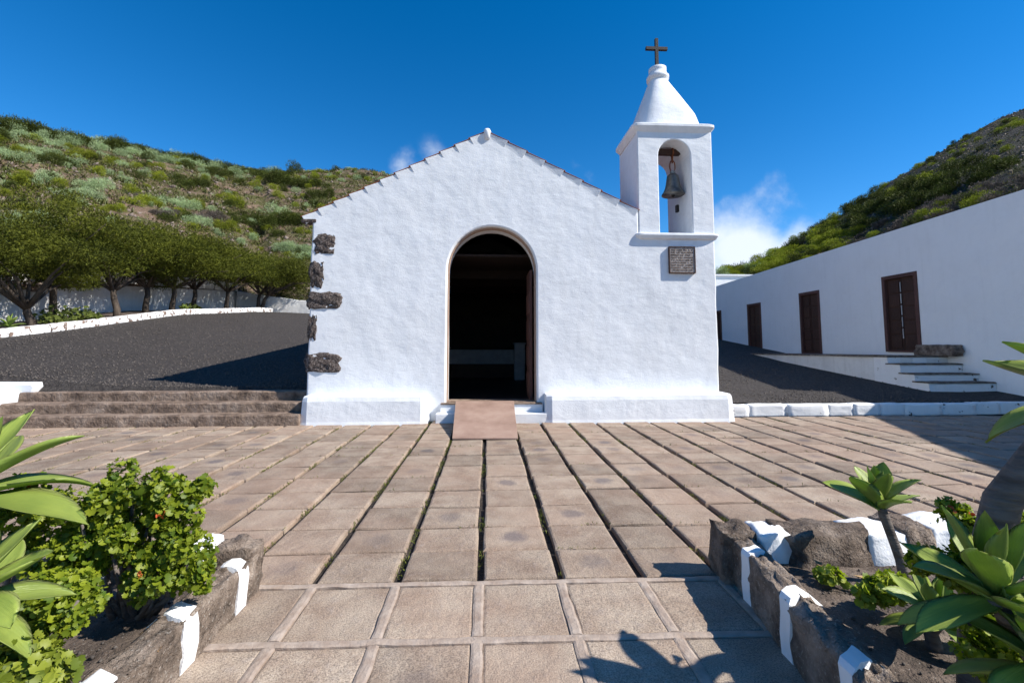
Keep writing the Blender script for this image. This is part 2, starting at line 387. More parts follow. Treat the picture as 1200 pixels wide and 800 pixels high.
TUFT_V = [(0, 0, 0), (.5, .11, .02), (1, 0, 0), (.5, -.02, .11), (.45, -.11, -.06), (.95, .25, .1), (.9, -.2, -.15)]
TUFT_F = [(0, 1, 2), (0, 3, 5), (0, 4, 6), (0, 2, 3)]
def blob_tufts(centres, radii, n, size, flat=1.0, outward=.8, shell=.55):
    """tufts spread through overlapping ellipsoids, denser toward their surface"""
    centres, radii = np.asarray(centres, float), np.asarray(radii, float)
    if radii.ndim == 1: radii = np.stack([radii, radii, radii * flat], 1)
    w = radii.prod(1) ** (2 / 3); idx = RNG.choice(len(centres), n, p=w / w.sum())
    d = RNG.normal(size=(n, 3)); d /= np.linalg.norm(d, axis=1)[:, None]
    rr = shell + (1 - shell) * RNG.random(n) ** .6
    rr *= 1 + .12 * RNG.normal(size=n)
    pos = centres[idx] + d * radii[idx] * rr[:, None]
    dr = d * outward + RNG.normal(size=(n, 3)) * .55 + np.array([0, 0, .25])
    return pos, frames(dr), size * (.6 + .8 * RNG.random(n))

# ------------------------------------------------------------------ the ground, paving and path
MB().box(-900, 900, -300, 900, -1.2, -.9).obj('ground', 'ground_soil', kind='structure', label='bare brown ground around the chapel terrace')
paving = MB().box(-13, 13.5, 3.0, 9.9, -.35, -.045).obj('paving', 'joint_soil', kind='structure', label='plaza of brown stone slabs with dark mossy joints')
X0, PW, JW = -.05, .527, .052
rowY = [3.04, 3.467, 3.90, 4.384, 4.863, 5.342, 5.84, 6.36, 6.84, 7.34, 7.85, 8.36, 8.87, 9.38]
def skew(x): return -.014 * x
def tile_mesh(w, d, seed, h=.08):
    rnd = random.Random(seed); mb = MB()
    def ring(ix, z, j=.004):
        a, c = w / 2 - ix, d / 2 - ix; o = []
        for (x, y) in ((-a, -c), (-a * .1, -c), (a, -c), (a, c * .1), (a, c), (a * .1, c), (-a, c), (-a, -c * .1)):
            o.append((x + rnd.uniform(-j, j), y + rnd.uniform(-j, j), z + rnd.uniform(-.0015, .0015)))
        return o
    mb.rings([ring(0, -h), ring(0.0, -.016), ring(.006, -.005, .003), ring(.02, 0, .003)])
    return mb.mesh()
tms = {}
tiles = []
for r_ in range(len(rowY) - 1):
    for k in range(-24, 26):
        xa = X0 + PW * k + JW / 2; xb = xa + PW - JW; xc = (xa + xb) / 2
        ya, yb = rowY[r_] + .011, rowY[r_ + 1] - .011; yc = (ya + yb) / 2 + skew(xc)
        if xc < -12.6 or xc > 13.2: continue
        u, v = proj((xc, yc, 0))
        if yc < 3.25 and False: continue
        tiles.append((xc, yc, r_, -20 < u < 1215, yc))
vis = sorted([t for t in tiles if t[3]], key=lambda t: t[4])
near, rest = vis[:265], vis[265:] + [t for t in tiles if not t[3]]
def tile_me(r_, s_, mat, d=None, w=PW - JW):
    key = (r_, s_)
    if key not in tms:
        tms[key] = tile_mesh(w, d if d else rowY[r_ + 1] - rowY[r_] - .023, hash(key) % 999); tms[key].materials.append(MATS[mat])
    return tms[key]
for (xc, yc, r_, _, _) in near:
    s_ = random.randrange(3)
    link_mesh('tile', tile_me(r_, s_, 'paving_stone'), None, paving, (xc + random.uniform(-.006, .006), yc + random.uniform(-.004, .004), random.uniform(-.009, .004)),
              (random.uniform(-.008, .008), random.uniform(-.008, .008), random.uniform(-.012, .012)))
mb = MB()
for (xc, yc, r_, _, _) in rest:
    me = tile_me(r_, random.randrange(3), 'paving_stone'); z = random.uniform(-.009, .004)
    mb.add([(v.co.x + xc, v.co.y + yc, v.co.z + z) for v in me.vertices], [tuple(p.vertices) for p in me.polygons])
mb.obj('distant_tiles', 'paving_stone', paving, kind='stuff')

path = MB().box(-1.9, 2.1, -3.2, 3.02, -.35, -.030).obj('path', 'mortar', kind='structure', label='stone slab path with raised mortar joints between the planters')
pY = [-1.2, -.58, .03, .64, 1.25, 1.85, 2.446, 3.005]
for r_ in range(len(pY) - 1):
    for k in range(-4, 4):
        xa = X0 + .515 * k; xc = xa + .2575; w = .515 - .048
        if xc < -1.75 or xc > 1.9: continue
        d = pY[r_ + 1] - pY[r_] - .048
        yc = (pY[r_] + pY[r_ + 1]) / 2 + skew(xc)
        link_mesh('slab', tile_me(100 + r_, random.randrange(2), 'path_stone', d, w), None, path, (xc, yc, random.uniform(-.006, .002)),
                  (random.uniform(-.006, .006), random.uniform(-.006, .006), random.uniform(-.008, .008)))
def mortar_strip(a, c, w, seed):
    n = max(4, int((Vector(c) - Vector(a)).length / .05)); a, c = Vector(a), Vector(c); t = (c - a).normalized(); s_ = Vector((-t.y, t.x, 0))
    rings = []
    for i in range(n + 1):
        p = a.lerp(c, i / n); j = mnoise.noise(Vector((i * .35 + seed, seed, 0))) * .010; j2 = mnoise.noise(Vector((i * .31, seed, 4))) * .008
        hh = .001 + mnoise.noise(Vector((i * .4, 9, seed))) * .005
        hw = w / 2
        rings.append([p + s_ * (-hw + j) + Vector((0, 0, -.03)), p + s_ * (-hw + j) + Vector((0, 0, hh)), p + s_ * (-hw * .55 + j) + Vector((0, 0, hh + .004)), p + s_ * (hw * .55 + j2) + Vector((0, 0, hh + .003)), p + s_ * (hw + j2) + Vector((0, 0, hh - .001)), p + s_ * (hw + j2) + Vector((0, 0, -.03))])
    return MB().rings(rings)
for k in range(-3, 4):
    x = X0 + .515 * k
    for r_ in range(3, len(pY) - 1):
        mortar_strip((x, pY[r_] + .027 + skew(x), 0), (x, pY[r_ + 1] - .027 + skew(x), 0), .058, k * 7 + r_).obj('mortar_joint', 'mortar', path)
for r_ in range(3, len(pY)):
    mortar_strip((-1.75, pY[r_] + skew(-1.75), 0), (1.8, pY[r_] + skew(1.8), 0), .05, 50 + r_).obj('mortar_joint', 'mortar', path)

# moss in the joints, stones in the joints
pos = []
for k in range(-18, 20):
    x = X0 + PW * k
    for i in range(900):
        y = 3.1 + 6.2 * random.random()
        f = mnoise.noise(Vector((x * 1.7, y * 2.6, 3.1)))
        thr = -.15 if -3.2 < x < -.3 else (.02 if x < 0 else .12)
        if f > thr + random.uniform(0, .25): pos.append((x + random.gauss(0, .014), y, -.034 + random.random() * .012))
for r_ in rowY[1:-1]:
    for i in range(500):
        x = random.uniform(-9, 9); y = r_ + skew(x)
        if mnoise.noise(Vector((x * 2.2, y * 1.7, 8.1))) > .22: pos.append((x, y + random.gauss(0, .004), -.012 + random.random() * .01))
pos = np.array(pos); dirs_ = RNG.normal(size=(len(pos), 3)) * .7 + np.array([0, 0, 1.0])
V, T, A = scatter(TUFT_V, TUFT_F, frames(dirs_), pos, .016 + .026 * RNG.random(len(pos)))
setp(link_mesh('moss', np_mesh(V, T), 'moss'), 'olive green moss growing in the joints of the paving', 'moss', kind='stuff')

# ------------------------------------------------------------------ the courts of dark gravel on both sides of the chapel
YF = 9.2                                             # the chapel's front wall
CX0, CX1, CYB = -3.62, 4.63, 18.6
_gy = [9.35, 12.1, 15.7, 19.7, 26.4, 30]; _gl = [1.05, 1.57, 2.09, 2.72, 3.33, 3.5]; _gc = [.57, .92, 1.40, 1.95, 2.95, 3.3]
def zl(x, y):
    a = np.interp(y, _gy, _gc); c = np.interp(y, _gy, _gl); t = min(1, max(0, (-x - 6.5) / 6.5)); t = t * t * (3 - 2 * t)
    return a + (c - a) * t
def zr(x, y): return .22 + .085 * (y - 9.7) * (1 + .0 * x) + (.02 * max(0, y - 16))
def zg(x, y):
    if x < CX0 + .6: return zl(x, y)
    if x > CX1 - .6: return zr(x, y)
    t = (x - CX0 - .6) / (CX1 - CX0 - 1.2); return zl(x, y) * (1 - t) + zr(x, y) * t
mb = MB()
xs = list(np.linspace(-13.6, CX0 + .3, 24)) + list(np.linspace(CX0 + .3, CX1 - .3, 10))[1:-1] + list(np.linspace(CX1 - .3, 13.6, 22))
ys = [9.42, 9.72] + list(np.linspace(10.1, CYB - .3, 20)) + list(np.linspace(CYB - .3, 31, 16))[1:]
idx = {}
for i, x in enumerate(xs):
    for j, y in enumerate(ys):
        z = zg(x, max(9.5, y)) + .02 * mnoise.noise(Vector((x * .8, y * .8, 0)))
        if j == 0: z = max(.1, z - .5)
        idx[i, j] = len(mb.v); mb.v.append((x, y, z))
for i in range(len(xs) - 1):
    for j in range(len(ys) - 1):
        xm, ym = (xs[i] + xs[i + 1]) / 2, (ys[j] + ys[j + 1]) / 2
        if CX0 + .2 < xm < CX1 - .2 and ym < CYB - .2: continue
        if j == 0 and xm > 0: continue
        mb.f.append((idx[i, j], idx[i + 1, j], idx[i + 1, j + 1], idx[i, j + 1]))
mb.obj('gravel_court', 'volcanic_gravel', smooth=True, kind='structure', label='dark volcanic gravel court rising behind the chapel')
# loose pebbles on the gravel
n = 16000; P = []
while len(P) < n:
    side = random.random() < .62
    y = 9.75 + 14 * random.random() ** 1.7
    x = random.uniform(-13, CX0) if side else random.uniform(CX1 + .1, 11)
    P.append((x, y, zg(x, y) + .004))
P = np.array(P); OCT = [(.5, 0, 0), (-.5, 0, 0), (0, .5, 0), (0, -.5, 0), (0, 0, .4), (0, 0, -.4)]
OCF = [(0, 2, 4), (2, 1, 4), (1, 3, 4), (3, 0, 4), (2, 0, 5), (1, 2, 5), (3, 1, 5), (0, 3, 5)]
V, T, A = scatter(OCT, OCF, rot_mats(n), P, .018 + .045 * RNG.random(n) ** 2)
m_simple('pebble', [(.3, (.035, .030, .028)), (.7, (.13, .112, .10))], 20, coord='world', randv=None, bumps=())
setp(link_mesh('pebbles', np_mesh(V, T), 'pebble'), 'loose grey pebbles strewn over the dark gravel court', 'pebbles', kind='stuff')

# stairs left of the chapel
st = empty('stone_stairs', (-6.3, 8.7, 0), label='three wide brown stone steps leading up to gravel left of chapel', category='stairs')
def step_part(x0, x1, y0, y1, z0, z1, parent, mat, name='step', seed=0, amp=.018):
    nx = max(2, int((x1 - x0) / .12)); prof = [(y1, z0), (y0, z0), (y0 - .004, (z0 + z1) / 2), (y0, z1 - .025), (y0 + .02, z1), ((y0 + y1) / 2, z1 + .002), (y1, z1)]
    rings = []
    for i in range(nx + 1):
        x = x0 + (x1 - x0) * i / nx; r_ = []
        for q, (y, z) in enumerate(prof):
            w = mnoise.noise_vector(Vector((x * 2.6, y * 3 + seed, z * 5))) * amp + mnoise.noise_vector(Vector((x * 9, y * 8 + seed, z * 11))) * amp * .5
            r_.append((x, y + (w.y if 0 < q < 6 else 0), z + (w.z * .6 if q > 1 else 0)))
        rings.append(r_)
    mb = MB().rings(rings); o = mb.obj(name, mat, parent)
    o.location = -parent.location if parent else (0, 0, 0); return o
step_part(-9.08, -3.5, 8.76, 9.12, -.04, .20, st, 'step_stone', seed=1)
step_part(-9.08, -3.5, 9.08, 9.44, .0, .385, st, 'step_stone', seed=2)
step_part(-9.08, -3.5, 9.41, 9.77, .1, .56, st, 'step_stone', seed=3)

# white cheek wall and kerb left of those stairs
ck = empty('low_wall', (-9.5, 8.6, 0), label='low whitewashed wall closing the left end of the stone steps', category='wall')
o = MB(); slab(o, densify([(-13.5, -.05), (-9.09, -.05), (-9.09, .555), (-13.5, .555)], .25, .01, 3), 7.6, 9.5, .03)
o = o.obj('cheek', 'whitewash', ck); o.location = -ck.location
ZL = zl(-9.5, 9.9)
o = MB(); slab(o, densify([(-13.5, .5), (-8.92, .5), (-8.86, .66), (-8.93, .745), (-13.5, .80)], .25, .012, 5), 9.50, 9.86, .05)
o = o.obj('coping', 'whitewash', ck); o.location = -ck.location
# ------------------------------------------------------------------ the chapel
CH = empty('chapel', (.5, YF, 0), label='small whitewashed chapel with gabled front, arched doorway and bell tower', category='chapel')
def part(mb, name, mat, parent=CH, smooth=False, **k):
    o = mb.obj(name, mat, parent, smooth, **k)
    base = Vector((0, 0, 0)); p = parent
    while p: base += p.location; p = p.parent
    o.location = -base; return o
def fx(u, v, y=YF): p = px(u, v, Y=y); return Vector((p.x, p.z))
apex = fx(570.5, 154); eaveL = fx(366, 249); wl_, wr_ = fx(362, 420).x, fx(842, 420).x
tL = fx(748, 250).x; tR = fx(837, 250).x
ledge_z = fx(800, 276).y; rs = (apex.y - fx(727, 236).y) / (fx(727, 236).x - apex.x)
zt = apex.y - rs * (tL - apex.x)
dl, dr = fx(523, 420).x, fx(629, 420).x; dc = (dl + dr) / 2; drad = (dr - dl) / 2; dtop = fx(575, 265).y; dz0 = .34
spring = dtop - drad
arch = [(dc + drad * math.cos(a), spring + drad * 1.0 * math.sin(a)) for a in np.linspace(math.pi, 0, 25)]
left_side = densify([(dl, -.1), (dl - .001, spring)], .3)[:-1]
outl = densify([(wl_ - .03, -.1), (dl, -.1)], .25)[:-1]
def poly(*segs):
    out = []
    for a, c, st_, w in segs:
        n_ = max(1, int((Vector(c) - Vector(a)).length / st_))
        for k in range(n_):
            p = Vector(a).lerp(Vector(c), k / n_)
            if w:
                q = mnoise.noise_vector(Vector((p.x * 2.1, p.y * 2.1, 4.4))); p = Vector((p.x + q.x * w, p.y + q.y * w))
            out.append(p)
    return out
wall_out = poly(((wl_ - .03, -.1), (dl, -.1), .4, 0), ((dl, -.1), (dl, spring), .3, .004)) + [Vector(p) for p in arch] + \
    poly(((dr, spring), (dr, -.1), .3, .004), ((dr, -.1), (wr_, -.1), .4, 0), ((wr_, -.1), (tR, ledge_z), .18, .016),
         ((tR, ledge_z), (tL, ledge_z), .3, 0), ((tL, ledge_z), (tL, zt), .2, .008), ((tL, zt), (apex.x, apex.y), .2, .012), ((apex.x, apex.y), (eaveL.x, eaveL.y), .2, .012),
         ((eaveL.x, eaveL.y), (wl_ - .03, -.1), .16, .018))
mb = MB(); slab(mb, wall_out, YF, YF + .62, .035); part(mb, 'front_wall', 'whitewash')
# nave walls
eL, eR = eaveL.y - .02, apex.y - rs * (wr_ - apex.x)
part(MB().box(wl_ + .004, wl_ + .6, YF + .62, CYB, -.1, eL), 'side_wall', 'whitewash')
part(MB().box(wr_ - .6, wr_ - .01, YF + .62, CYB, -.1, eR), 'side_wall', 'whitewash')
mb = MB(); slab(mb, [(wl_ + .6, -.1), (wr_ - .6, -.1), (wr_ - .6, eR + .2), (apex.x, apex.y - .1), (wl_ + .6, eL + .2)], CYB - .6, CYB - .004, .01); part(mb, 'rear_wall', 'whitewash')
# near-black lining over white walls: the nave's dimness put into colour
xi0, xi1 = wl_ + .604, wr_ - .604
part(MB().box(xi0, xi1, YF + .2, CYB - .6, .2, dz0 - .004), 'floor', 'dimmed_nave_floor')
for x0_, x1_ in ((xi0, xi0 + .02), (xi1 - .02, xi1)): part(MB().box(x0_, x1_, YF + .64, CYB - .62, dz0, eR - .05), 'dimming_lining', 'dimmed_nave_plaster')
part(MB().box(xi0 + .02, xi1 - .02, CYB - .64, CYB - .605, dz0, 4.6), 'dimming_lining', 'dimmed_nave_plaster')
part(MB().box(xi0, xi1, YF + .63, CYB - .6, eR - .05, eR), 'ceiling', 'dimmed_beam')
for y in np.arange(YF + 2.4, CYB - 1, 1.6): part(MB().box(xi0 + .03, xi1 - .03, y, y + .16, eR - .28, eR - .055), 'beam', 'dimmed_beam', bevel=.008)
# roof: barrel tile courses down each slope
def barrel(p_top, p_bot, y0, y1, pitch=.24, rad=.085):
    mb = MB(); d = (Vector(p_bot) - Vector(p_top)); nrm = Vector((-d.y, d.x)).normalized()
    if nrm.y < 0: nrm = -nrm
    y = y0
    cols = []
    while y < y1:
        cols.append((y, .02)); 
        for a in np.linspace(0, math.pi, 6): cols.append((y + pitch / 2 - rad * math.cos(a), .02 + rad * math.sin(a) * .8))
        y += pitch
    cols.append((y, .02))
    n = len(cols); L = d.length; rows = int(L / .38); V = []
    for i in range(rows):
        for e in (0, 1):
            t = (i + e) / rows
            for (yy, hh) in cols:
                p = Vector(p_top) + d * t + nrm * (hh - .115 + (.018 if e else -.004)); V.append((p.x, yy, p.y))
    Fc = []
    for i in range(rows * 2 - 1):
        for k in range(n - 1): Fc.append((i * n + k, i * n + k + 1, (i + 1) * n + k + 1, (i + 1) * n + k))
    return mb.add(V, Fc)
ovL = Vector((eaveL.x, eaveL.y)) + (Vector((eaveL.x, eaveL.y)) - apex).normalized() * .22
ridge = Vector((apex.x, apex.y))
roofL = part(barrel(ridge, ovL, YF + .06, CYB + .1), 'roof_slope', 'roof_tile')
part(barrel(ridge, (wr_ + .12, eR - .06), YF + 1.3, CYB + .1), 'roof_slope', 'roof_tile')
part(barrel(ridge, (tL - .01, zt), YF + .06, YF + 1.3), 'roof_slope', 'roof_tile')
mb = MB(); mb.rings([[(apex.x + .11 * math.cos(a), y, apex.y - .04 + .07 * math.sin(a)) for a in np.linspace(0, math.pi, 9)] + [(apex.x, y, apex.y - .06)] for y in np.linspace(YF + .1, CYB + .1, 20)]); part(mb, 'ridge_tiles', 'roof_tile')
mb = MB().box(wl_ + .3, apex.x, YF + .62, CYB - .01, 0, 0) if False else None
# deck below the tiles
for a, c, ya in (((apex.x, apex.y - .03), (ovL.x + .06, ovL.y - .0), YF + .63), ((apex.x, apex.y - .03), (wr_ + .06, eR - .06), YF + 1.31)):
    a, c = Vector(a), Vector(c); part(MB().rings([[(a.x, y, a.y), (c.x, y, c.y), (c.x, y, c.y - .06), (a.x, y, a.y - .08)] for y in (ya, CYB + .05)]), 'roof_deck', 'dark_wood')
# whitewashed verge tiles stepping up both slopes of the gable
def verge(a, c, n, seed):
    a, c = Vector(a), Vector(c); d = (c - a) / n; ang = math.atan2(d.y, d.x); t = d.normalized(); nr = Vector((-t.y, t.x)); nr = nr if nr.y > 0 else -nr
    for i in range(n):
        L = d.length; p = a + d * i; rnd = random.Random(seed + i); dep = rnd.uniform(.12, .17)
        q = [p + t * .006 + nr * .012, p + t * (L + .01) + nr * (-.018), p + t * (L + .004) - nr * (dep * .75), p + t * .012 - nr * (dep * 1.05)]
        y_lo, y_hi = YF - .030, YF - .008                     # lower end stands proud of the next tile
        ring_f = [(q[0].x, y_lo, q[0].y), (q[1].x, y_hi, q[1].y), (q[2].x, y_hi + .009, q[2].y), (q[3].x, y_lo + .03, q[3].y)]
        ring_b = [(x, YF + .02, z) for (x, _, z) in ring_f]
        v = part(MB().rings([ring_f, ring_b]), 'verge_tile', 'whitewash', bevel=.010)
        e0, e1 = p + t * -.02 + nr * .016, p + t * (L + .0) + nr * (-.005)
        re = [(e0.x, YF - .03, e0.y), (e1.x, YF - .02, e1.y), (e1.x + nr.x * .007, YF - .02, e1.y + nr.y * .007), (e0.x + nr.x * .007, YF - .03, e0.y + nr.y * .007)]
        part(MB().rings([re, [(x, YF + .1, z) for (x, _, z) in re]]), 'clay_tile', 'roof_tile' , v)
verge((ovL.x, ovL.y + .0), (apex.x - .05, apex.y - .02), 12, 5)
verge((tL, zt), (apex.x + .05, apex.y - .02), 8, 40)
kn = fx(571, 156); mb = MB(); mb.rings([sq_ring(kn.x, YF + .05, kn.y + dz, r_, r_ * 1.5, 2.3, 20) for dz, r_ in ((-.14, .06), (-.02, .075), (.04, .08), (.085, .06), (.105, .02))]); part(mb, 'ridge_cap', 'whitewash', smooth=True)
part(MB().box(ovL.x - .02, wl_ + .05, YF - .02, YF + .18, ovL.y - .11, ovL.y - .035), 'eave_stub', 'quoin_rock', bevel=.02)
# plinths
def plinth(x0, x1, yb, seed):
    mb = MB()
    prof = [(YF + .1, -.05), (yb - .02, -.05), (yb, .05), (yb + .015, .42), (yb + .035, .50), (yb + .09, .53), (YF + .1, .535)]
    n_ = int((x1 - x0) / .1); rings = []
    for i in range(n_ + 1):
        t = i / n_; x = x0 + (x1 - x0) * t; sh = 0
        inset = .05 * max(0, 1 - min(i, n_ - i) / 1.0)
        r_ = []
        for q, (y, z) in enumerate(prof):
            w = mnoise.noise_vector(Vector((x * 1.4 + seed, y, z * 2))) * .016
            bx = x + (-.03 if i == 0 else .03 if i == n_ else 0) * (1 - z / .5)
            r_.append((bx, y + (w.y + inset if 0 < q < 6 else 0), z + (w.z * .5 - inset * .3 if q > 3 else 0)))
        rings.append(r_)
    mb.rings(rings); return part(mb, 'plinth', 'whitewash')
YP = 8.80
plinth(px(353, 470, Y=YP).x, px(499, 470, Y=YP).x, YP, 1); plinth(px(641, 470, Y=YP).x, px(860, 470, Y=YP).x, YP, 8)
# corner stones showing through the plaster
for i, (u0, v0, u1, v1) in enumerate(((369, 275, 391, 297), (365, 308, 378, 335), (364, 343, 398, 361), (362, 371, 370, 398), (361, 415, 397, 435))):
    a, c = fx(u0, v0), fx(u1, v1); w, h = abs(c.x - a.x), abs(a.y - c.y)
    xl = wl_ - .035 if u0 < 368 else a.x
    w = c.x - xl
    me = rough_stone(w * 1.10, .24, h * 1.10, i + 2, .13, 9, .36, 4.5)
    o = link_mesh('corner_stone', me, 'quoin_rock', CH, (xl + w / 2 - CH.location.x, .103, (a.y + c.y) / 2))
# door frame, leaves, steps
fr = []
for off, yy in ((0, 0),):
    ro, ri = drad - .004, drad - .024
    def arch_pts(r): return [(dc - r, dz0)] + [(dc + r * math.cos(a), spring + r * math.sin(a)) for a in np.linspace(math.pi, 0, 25)] + [(dc + r, dz0)]
    po, pi_ = arch_pts(ro), arch_pts(ri)
    rings = [[(a[0], YF + .10, a[1]), (b_[0], YF + .10, b_[1]), (b_[0], YF + .26, b_[1]), (a[0], YF + .26, a[1])] for a, b_ in zip(po, pi_)]
    part(MB().rings(rings), 'door_frame', 'jamb_wood')
for sgn in (-1, 1):                                     # the two door leaves stand open against the inside
    xh = dc + sgn * (drad - .06); mb = MB()
    if sgn > 0: o = part(MB().box(xh - .05, xh + .0, YF + .27, YF + .27 + drad * .92, dz0 + .01, spring + .05), 'door_leaf', 'frame_wood', bevel=.006)
    else: o = part(MB().box(dl - drad * .95, dl - .03, YF + .66, YF + .71, dz0 + .01, spring + .05), 'door_leaf', 'frame_wood', bevel=.006)
    for k in range(4):
        z0 = dz0 + .12 + k * .56
        if sgn > 0: part(MB().box(xh - .065, xh + .01, YF + .36, YF + 1.05, z0, z0 + .44), 'door_panel', 'frame_wood', o, bevel=.012)
        else: part(MB().box(dl - drad * .85, dl - .12, YF + .65, YF + .72, z0, z0 + .44), 'door_panel', 'frame_wood', o, bevel=.012)
part(MB().box(dl + .01, dr - .01, YF + .08, YF + .5, dz0 - .09, dz0 + .012), 'threshold', 'step_stone', bevel=.008)
part(MB().box(dl - .10, dr + .10, YF - .12, YF + .2, -.05, dz0 - .02), 'door_step', 'whitewash', bevel=.012)
part(MB().box(dl - .16, dr + .16, YF - .36, YF - .11, -.05, .17), 'door_step', 'whitewash', bevel=.012)
part(MB().box(dl - .09, dr + .09, YF - .14, YF + .19, dz0 - .022, dz0 + .002), 'step_tread', 'step_stone', bevel=.004)
# bell tower
TD = 1.28; tw = empty('bell_tower'); tw.parent = CH
TX0, TX1 = tL, tR
tcx = (TX0 + TX1) / 2; tcy = YF + TD / 2
corn_z = fx(800, 156).y
part(MB().box(TX0 + .004, TX1 - .004, YF + .3, YF + TD, zt - .6, ledge_z - .004), 'tower_base', 'whitewash', tw)
ox0, ox1 = fx(773, 240).x, fx(811, 240).x; ocx = (ox0 + ox1) / 2; orad = (ox1 - ox0) / 2; otop = fx(790, 163.5).y; osp = otop - orad
oarch = [Vector((ocx + orad * math.cos(a), osp + orad * math.sin(a))) for a in np.linspace(math.pi, 0, 17)]
TX1b = fx(834, 165).x
t_out = [Vector((TX0, ledge_z)), Vector((ox0, ledge_z))] + poly(((ox0, ledge_z + .001), (ox0, osp), .3, .003)) + oarch + \
    poly(((ox1, osp), (ox1, ledge_z + .001), .3, .003)) + [Vector((ox1, ledge_z))] + poly(((TX1, ledge_z), (TX1b, corn_z + .03), .25, .006), ((TX1b, corn_z + .03), (TX0 + .01, corn_z + .03), .4, 0), ((TX0 + .01, corn_z + .03), (TX0, ledge_z), .25, .006))
mb = MB(); slab(mb, t_out, YF + .001, YF + TD, .022); part(mb, 'belfry_wall', 'whitewash', tw)
mb = MB(); lz = ledge_z
mb.rings([sq_ring(tcx + dx, tcy, z, TX1 / 2 - TX0 / 2 + e, TD / 2 + e, 14, 56) for dx, z, e in ((0, lz - .10, .0), (0, lz - .07, .05), (0, lz - .01, .085), (0, lz + .025, .08), (0, lz + .04, .05))]); part(mb, 'ledge', 'whitewash', tw)
mb = MB(); ct = fx(790, 146.5).y
mb.rings([sq_ring(tcx - .01, tcy, z, TX1b / 2 - TX0 / 2 + e, TD / 2 + e, 14, 56) for z, e in ((corn_z, .0), (corn_z + .05, .04), (ct - .06, .085), (ct - .01, .085), (ct + .01, .06))]); part(mb, 'cornice', 'whitewash', tw)
spb = fx(790, 146, tcy).y
def tz(v): return px(770, v, Y=tcy).z
tx = px(770, 110, Y=tcy).x; tx0 = px(776.5, 143, Y=tcy).x
hw = (px(809, 143, Y=tcy).x - px(744, 143, Y=tcy).x) / 2
tx = px(770.5, 90, Y=tcy).x
sp = empty('spire'); 
zs0, zs1 = tz(143), tz(99)
secs = [(ct - .01, hw * 1.15, 4.2, 0), (ct + .06, hw * 1.12, 4.0, 0)] + [(zs0 + (zs1 - zs0) * f_, hw + (hw * .34 - hw) * f_, 3.4 - .9 * f_, f_) for f_ in (0, .2, .4, .6, .8, 1.0)]
secs += [(tz(96), hw * .31, 2.5, 1),
        (tz(95), hw * .37, 2.3, 1), (tz(91.5), hw * .38, 2.2, 1), (tz(90), hw * .33, 2.2, 1), (tz(86), hw * .29, 2.2, 1), (tz(85), hw * .30, 2.1, 1), (tz(81.5), hw * .30, 2.1, 1), (tz(79), hw * .17, 2, 1), (tz(78.2), hw * .03, 2, 1)]
mb = MB(); mb.rings([sq_ring(tx0 + (tx - tx0) * f_, tcy, z, h_, h_ * (1.0 - .16 * (1 - f_)), p_, 40) for z, h_, p_, f_ in secs])
bpy.data.objects.remove(sp)
spire = part(mb, 'spire', 'whitewash', tw, smooth=True)
# iron cross, part of the spire's top
cz0, cz1, ca = tz(80), px(769, 46, Y=tcy).z, px(769, 57.5, Y=tcy).z; cx_ = px(769.3, 60, Y=tcy).x
mb = MB(); t_ = .034; al = px(782, 58, Y=tcy).x - px(757, 58, Y=tcy).x
mb.box(cx_ - t_, cx_ + t_, tcy - t_, tcy + t_, cz0, ca - t_); mb.box(cx_ - al / 2, cx_ + al / 2, tcy - t_, tcy + t_, ca - t_, ca + t_); mb.box(cx_ - t_, cx_ + t_, tcy - t_, tcy + t_, ca + t_, cz1)
part(mb, 'cross', 'iron', tw)
by = YF + .42
bz = px(790, 179, Y=by).z
part(MB().box(ox0 - .05, ox1 + .05, by - .06, by + .06, bz - .06, bz + .055), 'bell_beam', 'dark_wood', tw, bevel=.008)
for zz, yy in ((fx(800, 196).y, YF + .75), (fx(800, 233).y, YF + .70)): part(MB().box(ox1 - .05, ox1 + .02, yy - .05, yy + .05, zz - .08, zz + .08), 'iron_bracket', 'iron', tw, bevel=.006)
# bell
bc = px(788.5, 215, Y=by); bz1, bz0 = px(788, 204, Y=by).z, px(788, 229, Y=by).z; br = (px(801.5, 224, Y=by).x - px(776, 224, Y=by).x) / 2
bell = empty('bell', (bc.x, by, bz0), label='weathered bronze bell hanging in the belfry arch', category='bell')
hgt = bz1 - bz0
prof = [(0, .0), (.30, .0)] if False else None
outer = [(1.0, 0), (.99, .05), (.86, .14), (.72, .30), (.62, .50), (.56, .72), (.50, .88), (.36, .97), (.12, 1.0)]
inner = [(.10, .93), (.42, .84), (.52, .5), (.66, .25), (.90, .02)]
mb = MB(); mb.rings([[(r_ * br * math.cos(a), r_ * br * math.sin(a), z * hgt) for a in np.linspace(0, 2 * math.pi, 33)[:-1]] for r_, z in outer + inner], cap=True)
mb.obj('bell_body', 'bronze', bell, True)
mb = MB().tube([(0, 0, hgt * .85), (0, 0, .05)], .012, 6); mb.rings([[(r_ * math.cos(a), r_ * math.sin(a), z) for a in np.linspace(0, 2 * math.pi, 11)[:-1]] for r_, z in ((.005, -.05), (.035, -.03), (.04, 0), (.03, .03), (.008, .05))]); mb.obj('clapper', 'iron', bell)
mb = MB().box(-.05, .05, -.04, .04, hgt * .98, hgt * 1.14); mb.obj('crown', 'bronze', bell, bevel=.01)
lk = bz - bz0
def link_ring(zc, hx, hz, axis, rad=.013):
    pts = [((hx * math.cos(a)) if axis == 0 else 0, (hx * math.cos(a)) if axis else 0, zc + hz * math.sin(a)) for a in np.linspace(0, 2 * math.pi, 19)]
    return MB().tube(pts, rad, 6)
z_a = hgt * 1.10
